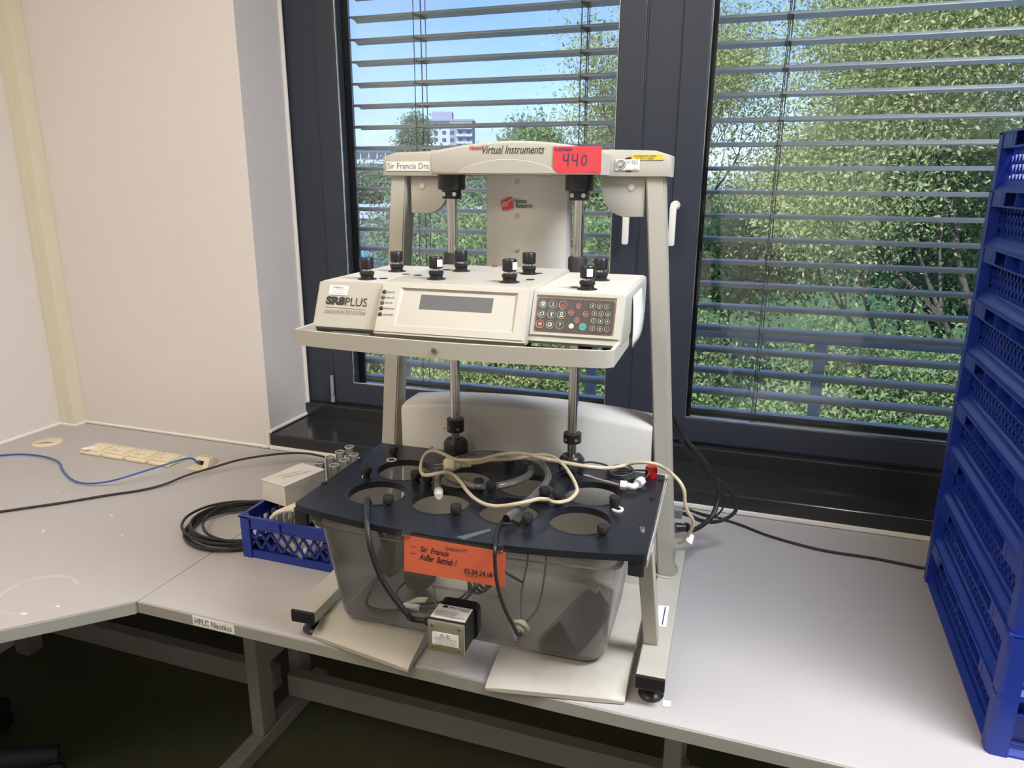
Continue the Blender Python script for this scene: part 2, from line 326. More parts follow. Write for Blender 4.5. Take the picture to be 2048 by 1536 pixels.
DATA={'blue_cable': [(-2.3496, 1.5841, 0.7428), (-2.3257, 1.601, 0.7428), (-2.2677, 1.6334, 0.7428), (-2.1697, 1.6343, 0.7468), (-2.0816, 1.6128, 0.7468), (-2.0059, 1.5634, 0.7468), (-1.9225, 1.5212, 0.7468), (-1.8633, 1.5105, 0.7468), (-1.8028, 1.5226, 0.7528), (-1.7539, 1.5401, 0.7648), (-1.7151, 1.5801, 0.7748), (-1.6683, 1.6204, 0.7878), (-1.6415, 1.6689, 0.7928), (-1.6291, 1.6978, 0.7878), (-1.6236, 1.7113, 0.7728)],
'black_cable': [(-1.9356, 1.276, 0.7435), (-1.9167, 1.2907, 0.7435), (-1.87, 1.3339, 0.7435), (-1.8043, 1.3955, 0.7435), (-1.7348, 1.4698, 0.7435), (-1.6713, 1.5311, 0.7435), (-1.6315, 1.5821, 0.7475), (-1.6026, 1.6488, 0.7555), (-1.5583, 1.7096, 0.7635), (-1.5074, 1.7666, 0.7735), (-1.4438, 1.8183, 0.7785), (-1.3845, 1.8605, 0.7785), (-1.3386, 1.8861, 0.7735), (-1.2853, 1.9005, 0.7635), (-1.2315, 1.894, 0.7555)],
'cableA': [(-0.1796, 1.56, 1.1551), (-0.1673, 1.6, 1.113), (-0.1589, 1.62, 1.0862), (-0.1485, 1.63, 1.0645), (-0.1185, 1.64, 1.0272), (-0.0932, 1.66, 0.9918), (-0.0732, 1.68, 0.9527), (-0.0607, 1.68, 0.9245), (-0.0586, 1.68, 0.8969), (-0.0655, 1.66, 0.8694), (-0.0756, 1.64, 0.8582), (-0.0912, 1.61, 0.8533), (-0.1082, 1.57, 0.8601), (-0.1274, 1.53, 0.8824)],
'cableB': [(-0.1766, 1.58, 1.1266), (-0.1627, 1.6, 1.0878), (-0.1512, 1.62, 1.0609), (-0.1231, 1.66, 1.006), (-0.095, 1.68, 0.9658), (-0.0653, 1.7, 0.939), (-0.0434, 1.71, 0.9194), (-0.0247, 1.72, 0.8897), (-0.0163, 1.72, 0.8648), (-0.0251, 1.71, 0.8488), (-0.0467, 1.7, 0.8355), (-0.0708, 1.68, 0.8359), (-0.0946, 1.65, 0.8505), (-0.1155, 1.61, 0.8769), (-0.133, 1.57, 0.8989)],
'cableC': [(-0.162, 1.62, 1.0705), (-0.1228, 1.66, 1.0015), (-0.0908, 1.7, 0.9424), (-0.0713, 1.72, 0.9161), (-0.0557, 1.74, 0.8911), (-0.0471, 1.75, 0.8688), (-0.0486, 1.75, 0.8467), (-0.0561, 1.75, 0.8308), (-0.0659, 1.74, 0.8263), (-0.0856, 1.74, 0.8257), (-0.1183, 1.73, 0.8348), (-0.151, 1.72, 0.8438), (-0.1626, 1.7, 0.8556)],
'cableD': [(-0.2025, 1.9345, 0.7475), (-0.1761, 1.9207, 0.7535), (-0.1379, 1.908, 0.7555), (-0.0973, 1.8863, 0.7555), (-0.0644, 1.895, 0.7515), (-0.0334, 1.9001, 0.7435), (0.0024, 1.8841, 0.7435), (0.0728, 1.8443, 0.7435), (0.1905, 1.8104, 0.7435), (0.3118, 1.8076, 0.7435), (0.4136, 1.7954, 0.7435), (0.4706, 1.7984, 0.7435)],
'cord': [(-0.0514, 0.1539, 0.345), (-0.0311, 0.1675, 0.345), (-0.017, 0.1845, 0.345), (0.0061, 0.1954, 0.345), (0.0287, 0.2081, 0.345), (0.0445, 0.2223, 0.345), (0.0657, 0.2421, 0.345), (0.0527, 0.2322, 0.345), (0.0654, 0.2261, 0.35), (0.0839, 0.2319, 0.35), (0.1061, 0.2226, 0.35), (0.1286, 0.195, 0.35), (0.1412, 0.1951, 0.335), (0.1555, 0.1787, 0.325), (0.1685, 0.1461, 0.322), (0.1687, 0.1256, 0.32), (0.163, 0.0992, 0.32), (0.1498, 0.0851, 0.32), (0.1372, 0.0831, 0.32), (0.1222, 0.0904, 0.32), (0.1132, 0.074, 0.325), (0.1322, 0.0678, 0.33), (0.1315, 0.0425, 0.342), (0.1209, 0.0345, 0.344), (0.1084, 0.0172, 0.345), (0.0873, 0.0111, 0.34), (0.0621, 0.0178, 0.33), (0.0428, 0.023, 0.325), (0.0211, 0.0343, 0.322), (-0.0035, 0.0525, 0.322), (-0.0241, 0.0718, 0.325), (-0.0459, 0.0965, 0.33), (-0.0616, 0.104, 0.338), (-0.072, 0.0978, 0.345), (-0.0799, 0.0825, 0.35), (-0.0933, 0.0685, 0.35), (-0.1112, 0.0739, 0.345), (-0.1304, 0.104, 0.34), (-0.1445, 0.1379, 0.34), (-0.155, 0.1748, 0.34), (-0.1511, 0.1888, 0.345), (-0.1363, 0.1872, 0.35), (-0.111, 0.1662, 0.355), (-0.0822, 0.1378, 0.36), (-0.0638, 0.1311, 0.36), (-0.0404, 0.1314, 0.362), (-0.0217, 0.1408, 0.362), (-0.0085, 0.1592, 0.362), (0.0104, 0.1815, 0.362), (0.0328, 0.1941, 0.362), (0.0586, 0.1949, 0.362), (0.0791, 0.1905, 0.36), (0.1021, 0.1907, 0.358), (0.082, 0.2039, 0.355), (0.1052, 0.2044, 0.352), (0.1319, 0.2034, 0.35), (0.1558, 0.2067, 0.347), (0.1796, 0.2098, 0.345), (0.2034, 0.2232, 0.34), (0.2209, 0.2442, 0.335), (0.2408, 0.2627, 0.335), (0.2619, 0.2577, 0.345), (0.288, 0.2526, 0.35), (0.3091, 0.2686, 0.34), (0.3283, 0.3, 0.3152), (0.3472, 0.29, 0.3026), (0.3581, 0.285, 0.2852), (0.3617, 0.285, 0.2572), (0.3686, 0.29, 0.2386), (0.3779, 0.3, 0.2199), (0.3787, 0.31, 0.1996), (0.3706, 0.33, 0.1689), (0.3636, 0.35, 0.1457), (0.3503, 0.37, 0.1275)],
'hose': [(-0.0734, 0.0526, 0.324), (-0.0892, 0.0849, 0.324), (-0.0999, 0.1157, 0.326), (-0.1007, 0.1392, 0.33), (-0.0963, 0.1726, 0.334), (-0.0843, 0.2022, 0.334), (-0.0734, 0.2484, 0.326), (-0.0498, 0.2617, 0.326), (-0.0169, 0.2682, 0.326), (0.0201, 0.2606, 0.326), (0.044, 0.2488, 0.322), (0.0594, 0.2174, 0.322), (0.0622, 0.1836, 0.322), (0.0515, 0.1535, 0.322), (0.0287, 0.1237, 0.322), (0.0023, 0.1075, 0.322), (-0.0221, 0.1045, 0.322), (-0.051, 0.1131, 0.322), (-0.0711, 0.1081, 0.33), (-0.0801, 0.1115, 0.338), (-0.079, 0.1356, 0.342), (-0.0648, 0.1684, 0.342), (-0.0366, 0.203, 0.342), (-0.0037, 0.2265, 0.342), (0.0348, 0.2329, 0.34), (0.0698, 0.227, 0.336), (0.095, 0.2009, 0.33), (0.1055, 0.1696, 0.325), (0.1025, 0.128, 0.322), (0.0962, 0.0617, 0.324), (0.0876, 0.0103, 0.326), (0.081, -0.0205, 0.326)],
'hose_fit': [(-0.0751, 0.0568, 0.322), (-0.0569, 0.0183, 0.322)],
'plug': [(-0.094, 0.13, 0.345), (-0.0787, 0.1383, 0.345), (-0.0704, 0.1479, 0.345), (-0.0526, 0.1536, 0.345)],
'prong': [(-0.1118, 0.1279, 0.345), (-0.0965, 0.1362, 0.345), (-0.101, 0.102, 0.345), (-0.086, 0.1102, 0.345)],
'probe': [(0.1238, 0.2671, 0.318), (0.1542, 0.2356, 0.318), (0.2001, 0.217, 0.318), (0.2403, 0.2024, 0.318)],
'jack': [(0.1064, 0.2206, 0.318), (0.1141, 0.2376, 0.318), (0.1238, 0.2671, 0.318)],
'elbow': [(0.2431, 0.1935, 0.322), (0.2566, 0.1934, 0.322), (0.2671, 0.1901, 0.322), (0.2723, 0.2005, 0.322), (0.2792, 0.2251, 0.322)],
'gcoil': [(0.1559, 0.2988, 0.318), (0.1755, 0.3024, 0.318), (0.2011, 0.2925, 0.318), (0.2277, 0.2612, 0.318), (0.256, 0.2848, 0.318), (0.2737, 0.2709, 0.318), (0.279, 0.2489, 0.318)],
'gcoilc': [(0.2331, 0.2608, 0.316), (0.2041, 0.2541, 0.316), (0.2614, 0.2721, 0.316), (0.2284, 0.2912, 0.316), (0.2376, 0.2315, 0.316)],
'redcap': [(0.2916, 0.2777, 0.31)],
'washer': [(0.2521, 0.1051, 0.311)],
'screws': [(0.3067, 0.1736, 0.31), (0.3045, 0.041, 0.31), (0.3118, 0.2666, 0.31), (-0.3126, 0.0507, 0.31), (-0.3074, 0.1815, 0.31), (-0.1939, 0.3027, 0.31)],
'heater_cable': [(-0.19, -0.0055, 0.3165), (-0.1759, -0.0325, 0.3165), (-0.1569, -0.0691, 0.3165), (-0.1459, -0.088, 0.3015), (-0.1385, -0.097, 0.2808), (-0.1312, -0.096, 0.2483), (-0.1206, -0.092, 0.2143), (-0.1026, -0.087, 0.1805), (-0.0814, -0.08, 0.1477), (-0.0627, -0.07, 0.1251), (-0.0519, -0.06, 0.1168)],
'thin_cable': [(0.0782, -0.0014, 0.3145), (0.0703, -0.008, 0.3145), (0.0704, -0.0338, 0.3145), (0.0768, -0.0643, 0.3145), (0.0867, -0.1, 0.3104), (0.0873, -0.102, 0.283), (0.0907, -0.102, 0.252), (0.0962, -0.098, 0.2214), (0.1042, -0.093, 0.1938), (0.114, -0.088, 0.1691), (0.1228, -0.085, 0.1499), (0.1271, -0.082, 0.1526)]}

# ================================================================ the room
def struct(name, bm, m, label=None): return tag(obj(name, bm, m), label, kind='structure')
XL, XR, YB, YW, ZC = -2.44, 2.7, -2.4, 1.97, 3.0
WX0, WX1, WZ1 = -1.54, 2.45, 2.72            # window opening
struct('floor', bx((XL-.2, YB-.2, -.2), (XR+.2, 2.36, 0)), 'floor')
struct('ceiling', bx((XL-.2, YB-.2, ZC), (XR+.2, 2.36, ZC+.2)), 'ceiling')
struct('wall_left', bx((XL-.2, YB-.2, 0), (XL, 2.36, ZC)), 'wall')
struct('wall_right', bx((XR, YB-.2, 0), (XR+.2, 2.36, ZC)), 'wall')
struct('wall_rear', bx((XL, YB-.2, 0), (XR, YB, ZC)), 'wall')
b = B()
box(b, (XL, YW, 0), (WX0, 2.36, ZC)); box(b, (WX1, YW, 0), (XR, 2.36, ZC)); box(b, (WX0, YW, WZ1), (WX1, 2.36, ZC)); box(b, (WX0, YW, 0), (WX1, 2.36, .735))
struct('wall_front', b, 'wall')
# corner trunking with a lid crease, sealant lines, stone sill
b = B(); box(b, (XL, 1.922, .742), (XL+.036, YW, ZC-.001), .002); box(b, (XL+.0365, 1.922, .742), (XL+.073, YW, ZC-.001), .002)
struct('trim_1', b, 'trunk', 'beige vertical cable trunking in the room corner')
b = B(); tube(b, [(XL+.07, YW-.004, T+.002), (WX0-.01, YW-.004, T+.002)], .006, 6, raw=True); tube(b, [(XL+.004, 1.92, T+.002), (XL+.004, .3, T+.002)], .006, 6, raw=True)
tube(b, [(XL+.002, 1.918, T+.002), (XL+.078, 1.918, T+.002), (XL+.078, YW-.004, T+.002)], .005, 6, raw=True)
tube(b, [(WX0+.003, YW-.002, T+.06), (WX0+.003, 2.18, T+.06)], .006, 6, raw=True); tube(b, [(WX0+.003, 2.192, .79), (WX0+.003, 2.192, 2.3)], .006, 6, raw=True)
tube(b, [(WX0-.008, YW-.003, T+.002), (WX0-.008, YW-.003, T+.058)], .005, 6, raw=True)
struct('trim_2', b, 'seal', 'cream sealant line where desk meets the wall')
struct('trim_3', bx((WX0, YW-.014, T), (WX1, YW+.02, T+.012), .002), 'seal', 'cream strip between desk and dark stone sill')
b = B(); box(b, (WX0, YW-.006, T+.006), (WX1, 2.20, .793), .004, 3); box(b, (WX0+.001, 2.178, .790), (WX1, 2.24, .842), .004, 3)
struct('trim_4', b, 'sill', 'black polished stone window sill with a raised step')
# window units: dark frames, sash, beads, panes, handles
FY = 2.20
def window(name, x0, x1, gx0, gx1, gz0, gz1, label):
    e = thing(name, label, None); e['kind'] = 'structure'; del e['label']; e['label'] = label
    if 'category' in e: del e['category']
    b = B(); z0, z1 = .843, WZ1
    for lo, hi in (((x0, z0), (gx0-.035, z1)), ((gx1+.035, z0), (x1, z1)), ((gx0-.035, z0), (gx1+.035, gz0-.05)), ((gx0-.035, gz1+.05), (gx1+.035, z1))):
        box(b, (lo[0], FY+.006, lo[1]), (hi[0], 2.30, hi[1]), .002)
    obj('outer_frame', b, 'frame', e)
    b = B()
    for lo, hi in (((gx0-.075, gz0-.075), (gx0, gz1+.075)), ((gx1, gz0-.075), (gx1+.075, gz1+.075)), ((gx0-.001, gz0-.075), (gx1+.001, gz0)), ((gx0-.001, gz1), (gx1+.001, gz1+.075))):
        box(b, (lo[0], FY, lo[1]), (hi[0], 2.29, hi[1]), .003)
    obj('sash_frame', b, 'frame', e)
    b = B(); y0, y1 = FY+.003, 2.243
    for lo, hi, ye in (((gx0, gz0), (gx0+.003, gz1), y0+.007), ((gx1-.003, gz0), (gx1, gz1), y0+.007), ((gx0, gz0), (gx1, gz0+.004), y1), ((gx0, gz1-.005), (gx1, gz1), y1)):
        box(b, (lo[0], y0, lo[1]), (hi[0], ye, hi[1]), .001)
    obj('glazing_bead', b, 'bead', e)
    b = B()
    for lo, hi in (((gx0, gz0), (gx0+.012, gz1)), ((gx1-.012, gz0), (gx1, gz1)), ((gx0, gz0), (gx1, gz0+.013)), ((gx0, gz1-.012), (gx1, gz1))):
        box(b, (lo[0], 2.249, lo[1]), (hi[0], 2.268, hi[1]))
    obj('spacer', b, 'gasket', e)
    for y in (2.2445, 2.2685):
        obj('pane', bx((gx0-.002, y, gz0-.002), (gx1+.002, y+.004, gz1+.002)), 'pane', e)
    return e
w1 = window('window_1', WX0, -.366, -1.35, -.445, .926, 2.58, 'dark framed window behind the laboratory tester')
w2 = window('window_2', -.366, WX1, -.197, 2.27, .926, 2.58, 'dark framed window beside the stack of blue crates')
def handle(e, x, z):
    b = B(); cyl(b, (0, 0, 0), .013, .010, 24, axisM((x, FY, z), (0, -1, 0))); cyl(b, (0, 0, .01), .0115, .026, 24, axisM((x, FY, z), (0, -1, 0)), bev=.002)
    h = obj('handle', b, 'plastic_white', e, True)
    b = B(); prism(b, rrect(.019, .112, .006, 3, x-.002, z-.056), FY-.034, FY-.047, 'y', bev=.003); obj('lever', b, 'plastic_white', h, True)
handle(w2, -.262, 1.556); handle(w1, -.394, 1.556)
b = B(); cyl(b, (-1.431, FY-.008, .852), .0075, .024, 14); cyl(b, (-1.431, FY-.008, .878), .0062, .072, 14, bev=.001); obj('hinge', b, 'alu', w1, True)
# exterior: brick pier with guide rail, blinds, balcony slab, railing
pier = thing('brick_pier', 'outside brick pier at the window edge with plaster above', 'pier', (-1.66, 2.50, 0))
obj('core', bx((-.10, -.10, -2.5), (.105, .10, 1.62)), 'mortar', pier)
obj('plaster', bx((-.10, -.10, 1.62), (.117, .105, 3.3)), 'plaster_out', pier)
bm_brick = None
for k in range(22):
    z = .06+k*.071
    for j in range(2):
        y0, y1 = ((-.104, .03), (.04, .104))[j] if k % 2 else ((-.104, -.05), (-.04, .104))[j]
        lo, hi = (-.10, y0, z), (.113+.004*((k*7+j*3) % 3), y1, z+.060)
        obj('brick', bx(lo, hi, .004, 1), 'brick', pier)
def blind(name, x0, x1, cords, label):
    e = thing(name, label, 'blind', (0, 2.45, 0), group=None)
    prof = [(-.040, -.005), (-.033, .0005), (-.02, .004), (0, .0055), (.02, .004), (.033, .0005), (.040, -.005), (.0405, -.0075), (.033, -.0025), (.02, .001), (0, .0025), (-.02, .001), (-.033, -.0025), (-.0405, -.0075)]
    b = B(); prism(b, prof, x0, x1, 'x')
    o = None
    for k in range(-12, 16):
        z = 1.662+.0706*k
        if z > 2.62: break
        if o is None: o = obj('slat', b, 'slat', e, True); o.location = (0, 0, z)
        else: dup(o, e, (0, 0, z))
    for x in cords:
        bb = B()
        for dx, dy in ((0, -.042), (.004, .042)):
            tube(bb, [(x+dx, dy, .78), (x+dx, dy, 2.62)], .0016, 5, raw=True)
        for k in range(-12, 14):
            box(bb, (x-.006, -.043, 1.660+.0706*k-.006), (x+.010, .043, 1.660+.0706*k-.0045))
        box(bb, (x+.009, -.010, .80), (x+.0125, -.008, 2.62))
        obj('ladder_cord', bb, 'slat_cord', e)
    obj('bottom_rail', bx((x0, -.04, .795), (x1, .04, .812), .003), 'slat', e)
    return e
bl1 = blind('venetian_blind', -1.435, -.34, (-1.176, -.605), 'grey outdoor venetian blind hanging behind the laboratory tester')
bl2 = blind('venetian_blind', -.292, 2.5, (-.004, .78, 1.6), 'grey outdoor venetian blind hanging behind the blue crate stack')
for e, xs in ((bl1, (-1.462, -.335)), (bl2, (-.309, 2.51))):
    for x in xs: obj('guide_rail', bx((x, -.022, .78), (x+.012, .022, 2.62), .002), 'alu', e)
tag(obj('balcony_slab', bx((-4, 2.37, -.35), (6, 3.4, -.15)), 'concrete'), 'concrete balcony slab outside under the railing', 'slab')
rl = thing('railing', 'pale outdoor metal railing beyond the blinds', 'railing', (0, 3.2, -.15))
b = B(); tube(b, [(-3.9, 0, 1.148), (5.9, 0, 1.165)], .024, 12, raw=True); obj('handrail', b, 'rail', rl, True)
for i in range(10):
    x = -2.62+.953*i
    obj('post', bx((x-.024, -.012, 0), (x+.024, .012, 1.14), .003), 'rail', rl)

# ceiling lamps, plus an unseen cool panel added to brighten the right desk
def lamp(x, y, label, glow='lamp_glow'):
    e = thing('ceiling_lamp', label, 'lamp', (x, y, ZC), group='square ceiling light panels')
    b = B()
    for lo, hi in (((-.62, -.32), (.62, -.295)), ((-.62, .295), (.62, .32)), ((-.62, -.295), (-.595, .295)), ((.595, -.295), (.62, .295))):
        box(b, (lo[0], lo[1], -.035), (hi[0], hi[1], 0))
    obj('housing', b, 'lamp_white', e); obj('diffuser', bx((-.595, -.295, -.028), (.595, .295, -.010)), glow, e)
lamp(-1.25, .45, 'warm white light panel on the ceiling above the corner desk'); lamp(-1.0, -.75, 'warm white light panel on the ceiling towards the rear wall'); lamp(1.0, .75, 'added cool white fill panel on the ceiling above the crates', 'cool_fill')

# ================================================================ desks
dk = thing('work_desk', 'long grey laboratory desk under the laboratory tester and the crates', 'desk', (0, 0, 0))
obj('tabletop', bx((-1.2205, 1.075, T-.026), (2.2, 1.956, T), .0015), 'desk', dk)
obj('edge_strip', bx((-1.2205, 1.070, T-.0265), (2.2, 1.0745, T-.0005), .001), 'desk_edge', dk)
st = obj('name_sticker', bx((-1.073, 1.0692, .7165), (-.968, 1.0700, .7385)), 'paper_white', dk); tag(st, 'white printed desk sticker')
text('sticker_lettering', 'HPLC Nautilus', 'ink', st, frameM((0, 1.0692, 0), (1, 0, 0), (0, 0, 1)), -1.067, -.974, .721, .735)
for x in (-1.285, -.105, 1.3):
    tg = 'leg'
    b = B(); box(b, (x-.02, 1.47, .05), (x+.02, 1.53, T-.027), .003); obj('leg', b, 'steel_grey', dk)
    b = B(); box(b, (x-.02, 1.66, .05), (x+.02, 1.72, T-.027), .003); obj('leg', b, 'steel_grey', dk)
    obj('foot_bar', bx((x-.024, 1.0, .0), (x+.024, 1.80, .05), .004), 'steel_grey', dk); obj('leg_brace', bx((x-.018, 1.531, .26), (x+.018, 1.659, .33), .003), 'steel_grey', dk); obj('top_bearer', bx((x-.019, 1.12, T-.066), (x+.019, 1.80, T-.0275), .003), 'steel_grey', dk)
obj('beam', bx((-1.26, 1.59, .105), (2.0, 1.63, .178), .003), 'steel_grey', dk)
obj('bracket', bx((-1.215, 1.10, T-.046), (-1.165, 1.16, T-.0265), .002), 'steel_grey', dk)
ck = thing('corner_desk', 'grey corner desk with slanted front edge against the left wall', 'desk', (0, 0, 0))
b = B(); prism(b, [(-1.222, 1.956), (-2.436, 1.956), (-2.436, -.13), (-2.405, -.10), (-1.225, 1.074), (-1.222, 1.079)], T-.026, T, 'z', bev=.001); obj('tabletop', b, 'desk', ck)
b = B(); prism(b, [(-1.2225, 1.0715), (-2.41, -.11), (-2.41, -.117), (-1.2225, 1.0645)], T-.0265, T-.0005, 'z'); obj('edge_strip', b, 'desk_edge', ck)
obj('beam', bx((-2.40, 1.59, .105), (-1.31, 1.63, .178), .003), 'steel_grey', ck)
for x, y in ((-2.36, 1.6), (-2.36, .2)):
    obj('leg', bx((x-.03, y-.03, 0), (x+.03, y+.03, T-.0265), .003), 'steel_grey', ck)
# dried water ring and paint specks on the corner desk
rng = random.Random(5)
b = B(); N = 90; prev = None; cx, cy, rr = -1.452, 1.022, .078
for k in range(N+1):
    a = 2*math.pi*k/N+.9; fade = 1.0 if k < 52 else .35
    if k > 74 and k % 3: prev = None; continue
    wd = (.0035+.0035*abs(math.sin(a*2.3)))*fade
    q = [b.verts.new((cx+(rr+d)*math.cos(a), cy+(rr+d)*math.sin(a), T+.0004)) for d in (-wd, wd*.4)]
    if prev: b.faces.new((prev[0], prev[1], q[1], q[0]))
    prev = q
mat('stain', (.56, .53, .51), .6); obj('water_stain', b, 'stain', ck)
b = B()
for (x, y) in [(-1.365, 1.0), (-1.41, .955), (-1.405, .957), (-1.62, 1.38), (-1.71, 1.25), (-2.27, 1.90), (-1.9, 1.45), (-1.5, 1.3)]:
    cyl(b, (x, y, T+.0001), .0026+.002*rng.random(), .0005, 7)
obj('paint_specks', b, 'seal', ck)
# grommet, blank socket covers, data socket
g = thing('cable_grommet', 'round cream cable grommet with dark slot in desk corner', 'grommet', (-2.294, 1.748, T))
b = B(); lathe(b, [(0, 0), (.046, 0), (.046, .003), (.043, .0045), (0, .0045)], 32); obj('disc', b, 'plastic_cream', g, True)
b = B(); prism(b, [(-.022, -.030), (.020, -.004), (.026, .002), (-.004, -.008)], .0045, .0052, 'z'); obj('slot', b, 'black', g)
sk = None
labs = ['cream blank socket cover with a torn paper label', 'cream blank socket cover next to the one with torn label', 'cream blank socket cover, third in the row from the torn label', 'cream blank socket cover nearest to the data socket']
for i, x in enumerate((-2.060, -1.965, -1.870, -1.775)):
    e = thing('socket_cover', labs[i], 'socket', (x, 1.748, T), 0, 'blank socket covers on the desk')
    if sk is None:
        b = B(); box(b, (-.042, -.043, 0), (.042, .043, .011), .004, 3); f1 = obj('base_frame', b, 'plastic_cream', e, True)
        b = B(); box(b, (-.033, -.031, .0105), (.033, .033, .017), .002, 2); f2 = obj('lid', b, 'plastic_cream', e, True)
        sk = (f1, f2)
    else:
        for f in sk: dup(f, e)
    b = B(); box(b, (-.018, .004, .0171), (-.004, .010, .0174)); box(b, (.002, .004, .0171), (.016, .010, .0174)); obj('paint_mark', b, 'paper_white', e)
    if i: strokes('pencil_mark', [[(-.018, -.016), (-.008, -.012), (-.012, -.017), (0, -.014)], [(.006, -.016), (.012, -.013)]], 'grey_ink', e, Matrix.Translation((0, 0, .0170)), .0016)
    else:
        b = B(); prism(b, [(-.036, -.040), (-.012, -.043), (-.008, -.034), (.012, -.022), (.014, -.012), (-.020, -.010), (-.036, -.024)], .0172, .0180, 'z'); obj('torn_label', b, 'paper_white', e)
e = thing('data_socket', 'raised cream network socket with the blue cable plugged in', 'socket', (-1.632, 1.752, T))
b = B(); box(b, (-.036, -.040, 0), (.036, .040, .006), .002); obj('base_frame', b, 'plastic_cream', e)
b = B(); prism(b, [(-.024, .006), (.034, .006), (.034, .016), (.012, .034), (-.006, .034)], -.022, .030, 'x', bev=.002); obj('hood', b, 'plastic_cream', e, True)
b = B(); M = frameM((.004, -.0155, .0195), (1, 0, 0), (0, .018, .028)); prism(b, rrect(.015, .013, .001), -.002, .0008, 'z', M); obj('port', b, 'black', e)
strokes('port_marking', [[(-.012, .002), (-.004, .004)], [(0, .003), (.008, .004)], [(.012, .002), (.022, .004)]], 'grey_ink', e, Matrix.Translation((0, 0, .0342)), .003)
c = thing('network_cable', 'blue network cable winding across the corner desk', 'cable', (0, 0, 0))
b = B(); tube(b, [(x_, y_, z_+.0006) for x_, y_, z_ in DATA['blue_cable']], .0028, 8, 6); obj('cord', b, 'cable_blue', c, True)
p = Vector(DATA['blue_cable'][-1]); q = Vector((-1.640, 1.742, T+.0175))
b = B(); tube(b, [p+(p-q)*.3, p, p.lerp(q, .5)], .0048, 8, raw=True, rad=lambda t: .0036+.002*t); obj('boot', b, 'cable_blue', c, True)
b = B(); box(b, (-.006, -.006, 0), (.006, .006, .016), .001, 1, axisM(p.lerp(q, .5), q-p)); obj('plug', b, 'tube_glass', c)
c = thing('black_cable', 'single black cable running from the desk front to the test tubes', 'cable', (0, 0, 0))
b = B(); tube(b, [(x_, y_, z_+.0006) for x_, y_, z_ in DATA['black_cable']], .0036, 8, 6); obj('cord', b, 'cable_black', c, True)
# coiled cable left of the basket
c = thing('coiled_cable', 'black cable coiled in loose loops beside the small blue basket', 'cable', (-1.235, 1.435, T))
pts = []; rng = random.Random(3)
for k in range(0, 8*14+6):
    a = 2*math.pi*k/14; t = k/14; off = (math.sin(t*2.1)*.012, math.cos(t*1.7)*.012)
    r0 = .118+.016*math.sin(t*3.3)+.006*math.sin(a*2+t); h = .004+.0062*(int(t) % 4)+.004*(.5+.5*math.sin(a+t))
    pts.append((off[0]+r0*1.12*math.cos(a), off[1]+r0*1.02*math.sin(a), h))
b = B(); tube(b, pts, .0036, 7, 3); obj('cord', b, 'cable_black', c, True)

# chair foot on the floor, lower left
c = thing('chair_base', 'black office chair base with castor under the corner desk', 'chair base', (-1.98, 1.02, 0))
for k in range(5):
    a = R(38+72*k); d = Vector((math.cos(a), math.sin(a), 0)); n = Vector((-d.y, d.x, 0))
    b = B(); tube(b, [d*.02+Vector((0, 0, .105)), d*.12+Vector((0, 0, .10)), d*.24+Vector((0, 0, .085)), d*.30+Vector((0, 0, .075))], .03, 10, 4, rad=lambda t: .034-.010*t); obj('arm', b, 'dark_fabric', c, True)
    b = B()
    for s in (-.018, .006): cyl(b, (0, 0, s), .026, .012, 16, axisM(d*.285+Vector((0, 0, .027)), n), bev=.003)
    obj('castor', b, 'dark_fabric', c, True)
b = B(); cyl(b, (0, 0, .05), .035, .33, 16); obj('column', b, 'dark_fabric', c, True)

# ================================================================ dissolution tester
OX, ORZ = Vector((-.462, 1.1005, T)), R(2.2)
td = thing('dissolution_tester', 'cream laboratory dissolution tester with black vessel plate and raised drive head', 'lab instrument', OX, ORZ)
def tester_thing(name, label, cat): return thing(name, label, cat, OX, ORZ)
def lerp(a, b, t): return a+(b-a)*t
